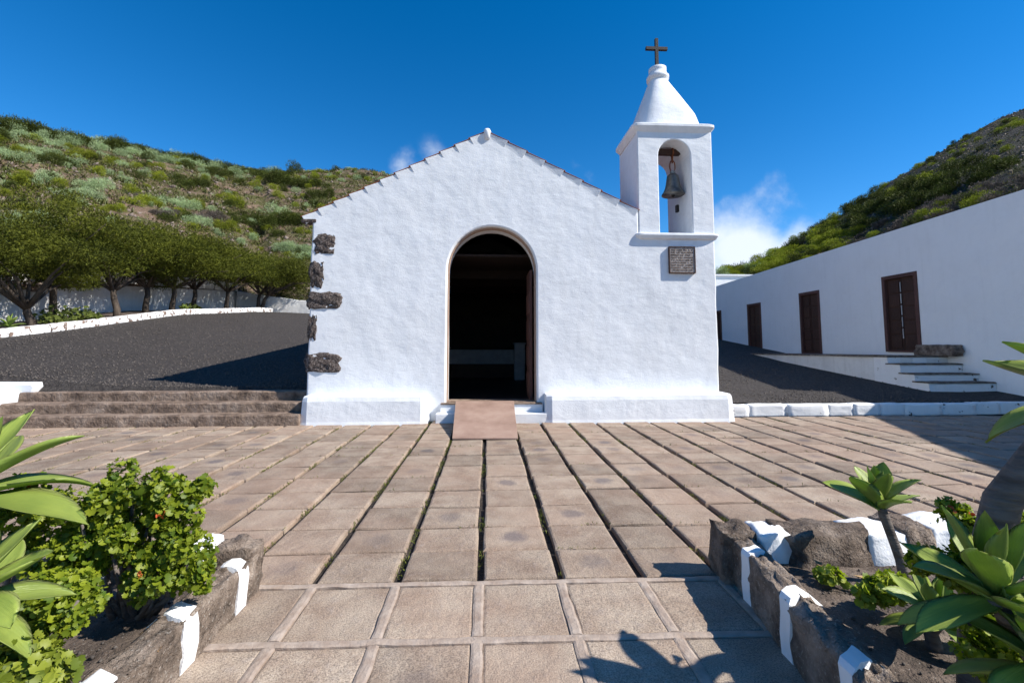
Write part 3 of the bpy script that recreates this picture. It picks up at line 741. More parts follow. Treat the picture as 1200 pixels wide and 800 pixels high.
link_ring(z_a + .12, .06, .14, 0).obj('hanger_link', 'rusty_iron', bell); link_ring((z_a + .26 + lk) / 2 + .03, .03, (lk - z_a - .26) / 2 + .09, 1).obj('hanger_link', 'rusty_iron', bell)
link_ring(lk, .075, .085, 1, .016).obj('hanger_strap', 'rusty_iron', bell)
# plaque with worn lettering
a, c = fx(783, 289.5), fx(814, 320.5); pw, ph = c.x - a.x, a.y - c.y
pq = empty('plaque', ((a.x + c.x) / 2, YF, (a.y + c.y) / 2), label='square grey stone plaque with worn inscription below the belfry', category='plaque')
MB().box(-pw / 2, pw / 2, -.045, .01, -ph / 2, ph / 2).obj('slab', 'plaque_stone', pq, bevel=.008)
for i, (x0, x1, z0, z1) in enumerate(((-1, 1, .94, 1.02), (-1, 1, -1.02, -.94), (-1.02, -.95, -.94, .94), (.95, 1.02, -.94, .94))): MB().box(x0 * pw / 2, x1 * pw / 2, -.056, 0, z0 * ph / 2, z1 * ph / 2).obj('rim', 'dark_wood', pq)
rnd = random.Random(3); mb = MB()
for row in range(9):
    x = -pw * .42; zc = ph * (.38 - row * .095)
    while x < pw * .40:
        w = rnd.uniform(.010, .022)
        if rnd.random() < .82: mb.box(x, x + w, -.050, -.044, zc - .013, zc + .013 * rnd.uniform(.4, 1))
        x += w + rnd.uniform(.006, .012)
mb.obj('inscription', 'step_stone', pq, kind='stuff')
# ramp board
rp = empty('ramp', (dc, 8.2, 0), label='plain brown board ramp laid over the door steps', category='ramp')
g0, g1 = px(530, 513.5, Z=.02), px(607, 513.5, Z=.02); h0, h1 = px(534, 471, Y=YF + .02), px(602, 471, Y=YF + .02)
zt0, zt1 = .025, dz0 + .03
Pt = [(g0.x, g0.y, zt0), (g1.x, g1.y + .01, zt0), (h1.x, YF + .02, zt1), (h0.x, YF + .02, zt1)]
mb = MB().rings([[(x, y, z - .022) for x, y, z in Pt], Pt]); o = mb.obj('board', 'ramp_board', rp, bevel=.004); o.location = -rp.location
for xx in (g0.x + .12, g1.x - .2): 
    o = MB().rings([[(xx, g0.y + .18, -.0), (xx + .07, g0.y + .18, 0), (xx + .07, YF - .4, 0), (xx, YF - .4, 0)], [(xx, g0.y + .18, .024), (xx + .07, g0.y + .18, .024), (xx + .07, YF - .4, .245), (xx, YF - .4, .245)]]).obj('runner', 'dark_wood', rp); o.location = -rp.location
# altar and stand in the dim nave
al_ = empty('altar', (dc - .1, CYB - 2.4, dz0), label='altar table draped in pale cloth deep inside the dark chapel', category='altar')
MB().box(-1.25, 1.25, -.4, .4, 0, .92).obj('table', 'dark_wood', al_, bevel=.01)
MB().box(-1.3, 1.3, -.45, .45, .925, .955).obj('top', 'dark_wood', al_, bevel=.006)
MB().box(-1.31, 1.31, -.47, .47, .48, .962).obj('cloth', 'dimmed_cloth', al_, bevel=.006)
sd = empty('pedestal', (dc + .95, CYB - 3.6, dz0), label='slim pale pedestal standing beside the altar', category='pedestal')
MB().box(-.17, .17, -.17, .17, 0, 1.15).obj('shaft', 'dimmed_cloth', sd, bevel=.01); MB().box(-.2, .2, -.2, .2, 1.15, 1.2).obj('cap', 'dimmed_cloth', sd, bevel=.006)

# ------------------------------------------------------------------ right: kerb, terrace, steps, long building
kb = empty('kerb', (8, 9.5, 0), label='low whitewashed stone kerb along the gravel right of the chapel', category='kerb')
x = 4.75; i = 0
while x < 13.2:
    w = random.uniform(.55, 1.0)
    me = rough_stone(w * 1.0, .24, .25, 20 + i, .035, 6, .10, 3.0)
    link_mesh('kerb_stone', me, 'whitewash_step', kb, (x + w / 2 - 8, .08 + random.uniform(-.015, .015), .095 + random.uniform(-.008, .008))); x += w * .985; i += 1
WD = .039                                            # the long wall's drift in x per metre of depth
XW, XT = 12.75, 11.0
def wx(y): return XW + WD * (y - 12)
def wpx(u, v):
    d = ray(u, v); k = (XW - WD * 12) / (d.x - WD * d.y); return CAM + d * k
LB = empty('long_building', (wx(15), 15, 0), label='long low whitewashed building with four dark wooden doors', category='building')
def lpart(mb, name, mat, parent=LB, **k): return part(mb, name, mat, parent, **k)
rp0, rp1 = wpx(1200, 222), wpx(842, 334.5)
def roof_z(y): return rp0.z + (rp1.z - rp0.z) * (y - rp0.y) / (rp1.y - rp0.y)
doors = []
for (ul, vt_l, ur, vt_r, vb) in ((1036, 323, 1079, 318, 412), (937, 343.5, 962, 339.5, 414), (875, 357, 892, 354, 414), (838, 365, 845, 363, 414)):
    b0, b1 = wpx(ul + 3, vb), wpx(ur + 2, vb); t0 = wpx((ul + ur) / 2, (vt_l + vt_r) / 2)
    doors.append((b1.y, b0.y, b0.z, t0.z))
Y_NEAR, Y_FAR = 9.6, 31.0
def yprism(y0, y1, z0, z1, d0, d1, taper=True, mb=None):
    """box hugging the long wall between depths y0..y1; d0/d1 are offsets from the wall face (negative = toward the court)"""
    mb = mb or MB(); V = []
    for y in (y0, y1):
        for (d, z) in ((d0, z0[0] if y == y0 else z0[1]), (d1, z0[0] if y == y0 else z0[1]), (d1, z1[0] if y == y0 else z1[1]), (d0, z1[0] if y == y0 else z1[1])): V.append((wx(y) + d, y, z))
    return mb.rings([V[:4], V[4:]])
mb = MB(); cuts = sorted(doors); yc = Y_NEAR; th = .45
for (ya, yb, z0, z1) in cuts:
    yprism(yc, ya, (-.5, -.5), (roof_z(yc), roof_z(ya)), 0, th, mb=mb)
    yprism(ya, yb, (z1, z1), (roof_z(ya), roof_z(yb)), 0, th, mb=mb); yprism(ya, yb, (-.5, -.5), (z0, z0), 0, th, mb=mb); yc = yb
yprism(yc, Y_FAR, (-.5, -.5), (roof_z(yc), roof_z(Y_FAR)), 0, th, mb=mb)
lpart(mb, 'front_wall', 'whitewash_smooth')
lpart(yprism(Y_NEAR, Y_FAR, (-.5, -.5), (roof_z(Y_NEAR) - .25, roof_z(Y_FAR) - .25), 6.3, 6.8), 'rear_wall', 'whitewash_smooth')
lpart(yprism(Y_NEAR, Y_FAR, (roof_z(Y_NEAR) - .3, roof_z(Y_FAR) - .3), (roof_z(Y_NEAR) - .12, roof_z(Y_FAR) - .12), th + .004, 6.29), 'roof', 'felt_and_slit_light')
lpart(yprism(Y_FAR - .4, Y_FAR, (-.5, -.5), (roof_z(Y_FAR) - .01,) * 2, th + .004, 6.296), 'end_wall', 'whitewash_smooth')
lpart(yprism(Y_NEAR, Y_NEAR + .4, (-.5, -.5), (roof_z(Y_NEAR) - .01,) * 2, th + .004, 6.296), 'end_wall', 'whitewash_smooth')
for q, (ya, yb, z0, z1) in enumerate(doors):
    d = empty('door'); d.parent = LB; w = yb - ya; fw = .11
    lpart(yprism(ya, ya + fw, (z0,) * 2, (z1,) * 2, -.03, .18), 'frame', 'frame_wood', d)
    lpart(yprism(yb - fw, yb, (z0,) * 2, (z1,) * 2, -.03, .18), 'frame', 'frame_wood', d)
    lpart(yprism(ya + fw, yb - fw, (z1 - fw,) * 2, (z1 - .001,) * 2, -.028, .18), 'frame', 'frame_wood', d)
    lpart(yprism(ya + fw, yb - fw, (z0 - .005,) * 2, (z0 + .05,) * 2, -.05, .18), 'sill', 'frame_wood', d)
    ym = (ya + yb) / 2
    for (la, lb_) in ((ya + fw + .004, ym - .008), (ym + .008, yb - fw - .004)):
        lf = lpart(yprism(la, lb_, (z0 + .052,) * 2, (z1 - fw - .004,) * 2, .06, .11), 'door_leaf', 'dark_wood', d)
        zz = np.linspace(z0 + .14, z1 - fw - .02, 6)
        for k in range(5):
            if lb_ - la > .2: lpart(yprism(la + .07, lb_ - .07, (zz[k],) * 2, (zz[k + 1] - .07,) * 2, .035, .062), 'panel', 'dark_wood', lf if False else d, bevel=.012)
    if q == 0:                                        # pale strips painted in as daylight through the slit between its boards
        for k in range(5):
            zc = z0 + .42 + k * (z1 - z0 - .75) / 4.6; lpart(yprism(ym - .014, ym + .014, (zc,) * 2, (zc + .30,) * 2, .020, .034), 'painted_slit_light', 'felt_and_slit_light', d)
# wing further back and an unseen block added and shaped to shade the plaza
fw_ = empty('rear_wing', (16, 34, 0), label='white flat-topped wing standing behind the far end of the long building', category='building')
zt_ = px(860, 323.5, Y=33).z; o = MB().box(11.5, 20, 33, 37, -.5, zt_).obj('wall', 'whitewash_smooth', fw_); o.location = -fw_.location
o = MB().box(11.4, 20.1, 32.9, 37.1, zt_ + .003, zt_ + .12).obj('coping', 'whitewash_smooth', fw_); o.location = -fw_.location
nb = empty('added_shade_block', (15, 5, 0), label='unseen white block added to shade the plaza from the right', category='building')
mb = MB(); prof_y = [(2.2, 5.2), (5.2, 6.1), (8.25, 4.75)]
mb.rings([[(x, -3.0, -.5), (x, 9.57, -.5), (x, 9.57, 4.0), (x, 7.8, 4.1), (x, 3.2, 5.85), (x, -3.0, 5.2)] for x in (12.5, 18.8)]); o = mb.obj('wall', 'whitewash_smooth', nb); o.location = -nb.location

# terrace and its white steps
tr = empty('terrace', (XT, 14, 0), label='whitewashed retaining wall and dark-edged terrace below the four doors', category='terrace')
def tx_(y): return XT + WD * (y - 12)
def tzz(y): return 1.165 - .011 * (y - 12)
YS = 12.06
V = []
mb = MB(); rings = []
for y in np.linspace(YS, 27, 30):
    j = mnoise.noise(Vector((y * 1.5, 0, 3))) * .015
    rings.append([(tx_(y) + j, y, -.3), (wx(y) - .006, y, -.3), (wx(y) - .006, y, tzz(y) - .03), (tx_(y) + .0 + j, y, tzz(y) - .03)])
mb.rings(rings); o = mb.obj('retaining_wall', 'whitewash_old', tr); o.location = -tr.location
mb = MB(); rings = []
for y in np.linspace(YS - .02, 27, 60):
    j = mnoise.noise(Vector((y * 3.5, 7, 3))) * .02
    rings.append([(tx_(y) - .05 + j, y, tzz(y) - .028), (wx(y) - .006, y, tzz(y) - .028), (wx(y) - .006, y, tzz(y) + .015), (tx_(y) - .04 + j, y, tzz(y) + .015)])
mb.rings(rings); o = mb.obj('slab', 'lava_rock', tr); o.location = -tr.location
ws = empty('white_steps', (XT + .7, 11.4, 0), label='four whitewashed steps with dark treads climbing to the terrace', category='steps')
for k, (y0, z1) in enumerate(((12.06, 1.165), (11.66, .965), (11.25, .73), (10.86, .54))):
    zb = .0
    xa, xb = tx_(y0) - .01 + (.0 if k == 0 else 0), wx(y0) - .012
    s_ = step_part(xa, xb, y0 - .0, y0 + .45, zb, z1 - .02, ws, 'whitewash_step', 'step', 60 + k, .012)
    t_ = step_part(xa - .02, xb, y0 - .025, y0 + .44, z1 - .019, z1 + .012, ws, 'lava_rock', 'tread', 80 + k, .012)
bl = empty('stone_block', (0, 0, 0)); bpy.data.objects.remove(bl)
a, c = wpx(1084, 405), wpx(1130, 416.5)
me = rough_stone(.30, abs(a.y - c.y), .30, 91, .07, 6, .15)
setp(link_mesh('stone_bench', me, 'lava_rock', None, ((a.x + c.x) / 2 - .17, (a.y + c.y) / 2, tzz(12.2) + .16)), 'dark rough stone block against the wall beside the largest door', 'stone block')

# ------------------------------------------------------------------ left: kerb, planting strip, white wall
XK = -13.0
lk_ = empty('court_kerb', (XK, 18, 0), label='white kerb with dark gaps edging the row of junipers', category='kerb')
y = 11.0; i = 0
while y < 27.5:
    L = random.uniform(.42, .75); z = zl(XK, y + L / 2)
    sl = math.atan2(zl(XK, y + L) - zl(XK, y), L)
    me = rough_stone(.26, L * .99, .30, 130 + i, .05, 4, .12, 3.0)
    link_mesh('kerb_stone', me, 'whitewash_kerb', lk_, (random.uniform(-.02, .02), y + L / 2 - 18, z + .07), (sl, 0, random.uniform(-.03, .03))); y += L * 1.0; i += 1
mb = MB(); rings = []
for y in np.linspace(8, 29, 22): rings.append([(XK - .1, y, zl(XK, y) - .6), (XK - .1, y, zl(XK, y) + .06), (-14.2, y, zl(XK, y) + .12 + .05 * mnoise.noise(Vector((y, 0, 0)))), (-15.6, y, zl(XK, y) + .15), (-15.6, y, zl(XK, y) - .6)])
mb.rings(rings); mb.obj('planting_strip', 'planter_earth', kind='structure', label='strip of dark earth under the junipers')
bw = empty('boundary_wall', (-15.4, 18, 0), label='white boundary wall behind the row of junipers', category='wall')
mb = MB(); rings = []
for y in np.linspace(7, 28.6, 30): zz = zl(XK, y); rings.append([(-15.35, y, zz - .6), (-15.35 + .02 * mnoise.noise(Vector((y, 3, 0))), y, zz + 1.75 + .05 * mnoise.noise(Vector((y * .7, 1, 0)))), (-15.75, y, zz + 1.8), (-15.75, y, zz - .6)])
mb.rings(rings); o = mb.obj('wall', 'whitewash_old', bw); o.location = -bw.location
ew = empty('end_wall', (-8, 28.5, 0), label='low white wall closing the far end of the left court', category='wall')
mb = MB(); slab(mb, densify([(-15.2, 2.6), (2, 2.2), (2, 3.8), (-11.5, 4.15), (-15.2, 4.7)], .5, .03, 2), 28.2, 28.65, .04); o = mb.obj('wall', 'whitewash_old', ew); o.location = -ew.location

# ------------------------------------------------------------------ hills
def make_hill(name, us, base, ridge_pts, ridge_depth, mat, bulge, label, seed, kamp):
    ur = [p[0] for p in ridge_pts]; vr = [p[1] for p in ridge_pts]
    nt = 40; grid = []
    def pt(u, t, nz_=True):
        d = ray(u, 403); dxy = Vector((d.x / d.y, 1, 0))
        yb, zb = base(u); yr = np.interp(u, *ridge_depth); v = np.interp(u, ur, vr)
        zr_ = px(u, v, Y=yr).z
        y = yb + (yr - yb) * t
        if t <= 1: z = zb + (zr_ - zb) * ((1 - bulge) * t + bulge * math.sin(t * math.pi / 2))
        else: z = zr_ - (t - 1) * (zr_ - zb) * .9
        p = Vector((dxy.x * y, y, z))
        if nz_ and t > .03:
            a = kamp * min(1, t * 3) * (1 if t < .93 else .5); p.z += (mnoise.noise(Vector((p.x * .06, p.y * .06, seed))) * 1.6 + mnoise.noise(Vector((p.x * .22, p.y * .22, seed))) * .7 + mnoise.noise(Vector((p.x * .7, p.y * .7, seed))) * .25) * a
        return p
    ts = list(np.linspace(0, 1, nt)) + [1.08, 1.25, 1.6, 2.1]
    mb = MB()
    for u in us:
        for t in ts: mb.v.append(tuple(pt(u, t)))
    m = len(ts)
    for i in range(len(us) - 1):
        for j in range(m - 1): mb.f.append((i * m + j, (i + 1) * m + j, (i + 1) * m + j + 1, i * m + j + 1))
    mb.obj(name, mat, smooth=True, kind='structure', label=label)
    def at(u, v):
        lo, hi = 0.0, 1.0
        for _ in range(22):
            mid = (lo + hi) / 2
            if proj(pt(u, mid))[1] > v: lo = mid
            else: hi = mid
        return pt(u, lo), lo
    return pt, at
def baseL(u):
    if u < 305:
        y = 15.9 * F / (572 - u); return y, zl(XK, max(9.4, min(28, y))) + 1.2
    return 28.9 + (u - 305) * .01, zl(XK, 28) + .6 - (u - 305) * .003
ptL, atL = make_hill('hill_slope', list(np.linspace(-500, 760, 130)), baseL,
    [(-500, 104), (-200, 134), (0, 163), (60, 171), (130, 180), (200, 190), (250, 196), (330, 198), (400, 201), (470, 211), (520, 225), (600, 290), (700, 375), (760, 395)],
    ([-500, 0, 250, 470, 760], [34, 52, 66, 78, 80]), 'hill_soil', .25, 'brown stony hillside with scattered shrubs left of the chapel', 3.3, 1.0)
def baseR(u):
    if u < 760: return 44, 1.5
    return max(6, min(44, 21.5 * F / (u - 572))), 2.2
ptR, atR = make_hill('hill_ridge', list(np.linspace(770, 1900, 110)), baseR,
    [(770, 372), (800, 340), (838, 321), (880, 309), (930, 287), (960, 272), (1000, 248), (1050, 216), (1100, 189), (1150, 162), (1200, 138), (1320, 92), (1500, 50), (1900, 10)],
    ([770, 838, 1000, 1200, 1500, 1900], [62, 66, 78, 72, 60, 46]), 'hill_scree', .1, 'steep dark scree slope with green scrub behind the long building', 8.1, .7)

# hillside shrubs
def shrub_mesh(seed, n, size, lobes, mat, flat=.62, outward=.9):
    rnd = random.Random(seed); C_, R_ = [], []
    for i in range(lobes):
        a = rnd.uniform(0, 6.28); r_ = rnd.uniform(0, .6); s_ = rnd.uniform(.32, .55); C_.append((r_ * math.cos(a), r_ * math.sin(a), s_ * .55)); R_.append((s_, s_, s_ * flat * 1.35))
    pos, fr_, sz = blob_tufts(C_, R_, n, size, outward=outward, shell=.7)
    k = pos[:, 2] > -.05
    V, T, A = scatter(TUFT_V, TUFT_F, fr_[k], pos[k], sz[k], var=np.clip(.25 + .5 * RNG.random(k.sum()) + .3 * (pos[k][:, 2] - .2), 0, 1))  # upper tufts coloured lighter, light from above put into the tint
    me = np_mesh(V, T, attrs={'var': A}); me.materials.append(MATS[mat]); return me
SH = {'spurge': [shrub_mesh(i, 2200, .11, 8, 'spurge_leaf', .8) for i in range(3)], 'dark': [shrub_mesh(10 + i, 1900, .14, 8, 'shrub_leaf', .7) for i in range(3)],
      'fresh': [shrub_mesh(20 + i, 1900, .13, 8, 'fresh_leaf', .7) for i in range(3)], 'dead': [shrub_mesh(30 + i, 1400, .15, 6, 'dead_twig', .6, .6) for i in range(2)]}
NAME = {'spurge': 'spurge_bush', 'dark': 'olive_bush', 'fresh': 'green_bush', 'dead': 'dry_bush'}
LOOK = {'spurge': 'pale grey-green domed spurge', 'dark': 'dark olive bush', 'fresh': 'bright yellow-green bush', 'dead': 'grey-brown leafless bush'}
LIMIT = {('dark', 0): 190, ('dark', 1): 110}
counts = {}
def put_shrub(kind, side, p, s, sz=None, where=None):
    if counts.get((kind, side), 0) >= LIMIT.get((kind, side), 285): return
    counts[kind, side] = counts.get((kind, side), 0) + 1
    me = random.choice(SH[kind])
    o = link_mesh(NAME[kind], me, None, None, p - Vector((0, 0, .08 * s)), (0, 0, random.uniform(0, 6.28)), (s, s * random.uniform(.8, 1.2), (sz or s) * random.uniform(.95, 1.35)))
    u, v = proj(p)
    if where is None:
        if side == 0:
            top = np.interp(u, [0, 130, 250, 400, 470], [147, 167, 187, 193, 203]); low = np.interp(u, [0, 60, 150, 300, 360], [225, 225, 262, 290, 300]); f = (low - v) / max(8, low - top)
            where = 'along the crest of the hill left of the chapel' if f > .9 else 'on the upper slope of the hill left of the chapel' if f > .62 else 'halfway up the hill left of the chapel' if f > .3 else 'on the lower slope just above the junipers'
            if u > 330: where = where.replace(' left of the chapel', ' behind the chapel gable')
        else:
            f = np.interp(u, [840, 1200], [334, 220]) - v
            where = 'on the hill between the bell tower and the scree' if u < 985 else 'along the foot of the scree above the long roof' if f < 14 else 'in the thick scrub belt above the long roof' if f < 50 else 'alone on the bare dark scree of the right ridge'
    big = 'large ' if s > (1.0 if side == 0 else 1.3) else 'small ' if s < .55 else ''
    setp(o, big + LOOK[kind] + ' ' + where, 'bush', 'bushes on the %s hillside' % ('left' if side == 0 else 'right'))
def ppm(p): return F / (p - CAM).dot(_f)
hand = [(115, 230, 70, 's'), (285, 258, 110, 's'), (210, 282, 80, 's'), (305, 298, 60, 's'), (540, 312, 90, 's'), (600, 322, 60, 's'), (662, 382, 90, 's'), (945, 346, 70, 's'), (1010, 478, 150, 's'), (1060, 500, 120, 's'), (35, 165, 60, 's'),
        (240, 108, 190, 's'), (100, 82, 160, 's'), (20, 70, 110, 's'), (430, 142, 130, 's'), (545, 160, 110, 's'), (640, 175, 80, 's'), (330, 118, 120, 's'), (720, 195, 70, 's'), (790, 210, 60, 's'), (930, 215, 60, 's'), (180, 105, 120, 's'), (650, 330, 60, 's'),
        (770, 300, 60, 'f'), (800, 322, 70, 'f'), (510, 228, 55, 'f'), (590, 230, 50, 'd'), (650, 255, 90, 'd'), (350, 180, 70, 'f'), (140, 175, 110, 'd'), (235, 150, 80, 'f'), (470, 310, 100, 'f'), (660, 325, 70, 'f'), (960, 385, 220, 'd'), (880, 375, 120, 'd'), (820, 380, 80, 'd'), (780, 400, 60, 'f'),
        (1040, 255, 90, 'd'), (1095, 295, 90, 'd'), (1080, 320, 60, 'd'), (740, 395, 60, 'f'), (910, 400, 40, 'f'), (555, 348, 120, 'x'), (690, 362, 130, 'x'), (400, 380, 60, 'x'), (850, 408, 30, 'f'), (350, 335, 90, 'f'), (420, 275, 60, 'f'), (30, 250, 90, 'd'), (720, 210, 120, 'd'), (1000, 190, 70, 'd')]
for hx_, hy_, w, kd in hand:
    kd = {'s': 'spurge', 'd': 'dark', 'f': 'fresh', 'x': 'dead'}[kd]
    m_ = 1 if w < 75 else 3 if w < 115 else 6
    for q in range(m_):
        ou = 0 if m_ == 1 else (q / (m_ - 1) - .5) * w * .75
        p, t = atL((hx_ + ou) / 2.963, 130 + (hy_ + (random.uniform(-8, 8) if m_ > 1 else 0)) / 2.963 + 4); s = w / 2.963 / ppm(p) / 1.7 * (1 if m_ == 1 else .58 if m_ == 3 else .36)
        put_shrub(kd, 0, p, s)
# the dark belt running down from the left ridge
for u in np.arange(-20, 335, 5.5):
    v = np.interp(u, [-20, 0, 130, 230, 330], [153, 156, 175, 193, 216]) + random.uniform(-1, 2)
    p, t = atL(u, v); put_shrub('dark', 0, p, random.uniform(1.0, 1.5), where='in the dark belt descending from the left crest')
for i in range(600):
    u = random.uniform(-30, 480); t = random.random() ** .8 * .98 + .01; p = ptL(u, t)
    f = mnoise.noise(Vector((p.x * .12, p.y * .12, 1.7)))
    up = proj(p)
    if up[1] > 300: continue
    if 100 < up[0] < 330 and 195 < up[1] < 240 and random.random() < .3: continue
    kd = random.choices(['spurge', 'dark', 'fresh', 'dead'], [2.6 + 3 * max(0, f), 3 - 3 * f, 2.4, .35])[0]
    put_shrub(kd, 0, p, random.uniform(.35, .95) * (1 if kd == 'dark' else .75))
for i in range(620):
    u = random.uniform(832, 1225); t = random.random(); p = ptR(u, t); up = proj(p)
    roof = np.interp(up[0], [840, 1200], [334, 220])
    if up[1] > roof + 8: continue
    hgt_ = roof - up[1]
    if up[0] < 985: kd = random.choices(['fresh', 'dark', 'spurge'], [5, 2.4, 1.2 if up[0] < 900 else .1])[0]; s = random.uniform(.9, 1.7)
    elif hgt_ < 12: kd = random.choices(['dead', 'fresh', 'dark'], [4, 1.2, 1])[0]; s = random.uniform(.7, 1.2)
    elif hgt_ < 48 + 10 * mnoise.noise(Vector((u * .02, 0, 0))): kd = random.choices(['dark', 'fresh'], [5, .5])[0]; s = random.uniform(1.0, 1.8)
    else:
        if random.random() < .45: continue
        kd = random.choices(['fresh', 'dark'], [1.3, 2])[0]; s = random.uniform(.4, .85)
    put_shrub(kd, 1, p, s)
# small scrub and stones between them
P = []; 
for i in range(15000):
    p = ptL(random.uniform(-40, 500), random.random() ** .9)
    if mnoise.noise(Vector((p.x * .2, p.y * .2, 5))) > -.15 - .3 * random.random(): P.append(p)
for i in range(4500): P.append(ptR(random.uniform(830, 1260), random.random()))
P = np.array(P); rep = 5
P5 = np.repeat(P, rep, 0) + RNG.normal(size=(len(P) * rep, 3)) * np.array([.14, .14, .04]); var = np.repeat(RNG.random(len(P)), rep)
V, T, A = scatter(TUFT_V, TUFT_F, frames(RNG.normal(size=P5.shape) * .6 + np.array([0, 0, .8])), P5, .16 + .24 * RNG.random(len(P5)), var=var)
b = NB('low_scrub'); vv = b.attr('var'); b.done(b.ramp(vv, [(.0, (.035, .045, .012)), (.35, (.08, .095, .02)), (.6, (.12, .12, .03)), (.8, (.15, .115, .07)), (1, (.20, .25, .11))]), .9, .1)
setp(link_mesh('low_scrub', np_mesh(V, T, attrs={'var': A}), 'low_scrub'), 'low dry scrub covering the hillsides between the bushes', 'scrub', kind='stuff')
P = np.array([ptL(random.uniform(-40, 500), random.random()) for i in range(3500)] + [ptR(random.uniform(950, 1260), random.random()) for i in range(2500)])
V, T, A = scatter(OCT, OCF, rot_mats(len(P)), P, .12 + .45 * RNG.random(len(P)) ** 3)
m_simple('hill_rock', [(.3, (.08, .062, .052)), (.7, (.24, .19, .16))], 1.5, coord='world', randv=None, bumps=((4, .05),))
setp(link_mesh('hill_stones', np_mesh(V, T), 'hill_rock'), 'loose brown stones lying on the hillsides', 'stones', kind='stuff')

# ------------------------------------------------------------------ junipers along the white wall
def juniper(base, h, lean, spread, seed, label, low=0, n=20000, trunks=1):
    rnd = random.Random(seed)
    t = empty('juniper_tree', base, label=label, category='tree', group='junipers along the white wall')
    mb = MB(); C_, R_ = [], []
    fork = h * (.30 if not low else .2)
    f0 = Vector((lean[0] * .35, lean[1] * .35, fork))
    mb.tube([Vector((0, 0, -.25)), Vector((lean[0] * .05, lean[1] * .05, fork * .3)), Vector((lean[0] * .2 + rnd.uniform(-.06, .06), lean[1] * .2, fork * .7)), f0], [.14, .11, .095, .085], 9)
    nl = 9
    for i in range(nl):
        a = 6.283 * i / nl + rnd.uniform(-.3, .3); L = spread * rnd.uniform(.55, 1.05)
        tip = Vector((lean[0] + L * math.cos(a), lean[1] + L * math.sin(a) * 1.15, h * rnd.uniform(.50, .82) - (.10 * L * h / 4)))
        mid = f0.lerp(tip, .5) + Vector((rnd.uniform(-.12, .12), rnd.uniform(-.12, .12), h * .07))
        mb.tube([f0 - Vector((0, 0, .06)), f0.lerp(mid, .5) + Vector((0, 0, -.03)), mid, tip], [.062, .05, .036, .012], 6)
        for q, k in ((tip, 1.0), (tip + Vector((rnd.uniform(-.5, .5), rnd.uniform(-.5, .5), .2)), .8), (mid.lerp(tip, .45) + Vector((0, 0, .3)), 1.0), (mid + Vector((rnd.uniform(-.3, .3), rnd.uniform(-.3, .3), .42 * h / 4)), .9)):
            s_ = spread * rnd.uniform(.17, .34) * k; C_.append(q); R_.append((s_ * 1.35, s_ * 1.35, s_ * rnd.uniform(.42, .66)))
    for i in range(9):
        s_ = spread * rnd.uniform(.16, .34); C_.append(Vector((lean[0] + rnd.uniform(-.6, .6) * spread, lean[1] + rnd.uniform(-.6, .6) * spread, h * rnd.uniform(.72, .97)))); R_.append((s_ * 1.2, s_ * 1.2, s_ * .6))
    mb.obj('trunk', 'bark', t, True)
    pos, fr_, sz = blob_tufts(C_, R_, n, .125, outward=.8, shell=.6)
    V, T, A = scatter(TUFT_V, TUFT_F, fr_, pos, sz, var=np.clip(.15 + .6 * RNG.random(n) + .25 * (pos[:, 2] / h - .5) + .35 * np.array([mnoise.noise(Vector(p) * 1.1 + Vector((seed, 0, 0))) for p in pos]), 0, 1))  # higher tufts tinted paler, sunlit tops painted into the leaf colour
    link_mesh('crown', np_mesh(V, T, attrs={'var': A}), 'juniper_leaf', t)
    return t
tl = [(37, 384, 3.05, (-.1, -.5), 1.75, -13.7, 'low wide juniper leaning over the kerb at the open end of the tree row', 1),
      (62, 372, 4.5, (-.5, .2), 2.2, -14.8, 'tallest dark juniper behind the low wide one', 0),
      (137, 377, 3.5, (-.7, .1), 2.1, -13.8, 'juniper with a thick trunk leaning away from its crown', 0),
      (170, 371, 3.7, (-.1, .1), 2.1, -14.2, 'juniper with dark rounded crown in the tree row along the white wall', 0),
      (201, 369, 3.7, (.1, 0), 2.2, -14.0, 'juniper with dark rounded crown in the tree row along the white wall', 0),
      (226, 366, 3.7, (0, .2), 2.3, -14.2, 'juniper with dark rounded crown in the tree row along the white wall', 0),
      (265, 364, 3.5, (.1, 0), 2.4, -13.9, 'juniper forking low into two stems near the far end of the row', 0),
      (307, 363, 3.4, (.2, 0), 2.2, -13.6, 'slender juniper next to last at the far end of the row', 0),
      (322, 362, 3.3, (.9, .4), 2.2, -13.4, 'last juniper of the row, beside the low end wall', 0)]
for i, (u, v, h, lean, spd, X, lab, low) in enumerate(tl):
    p = px(u, v, X=X); yy = min(27.6, p.y); z = zl(XK, yy) + .08
    juniper(Vector((X, yy, z)), h, lean, spd, 100 + i, lab, low)

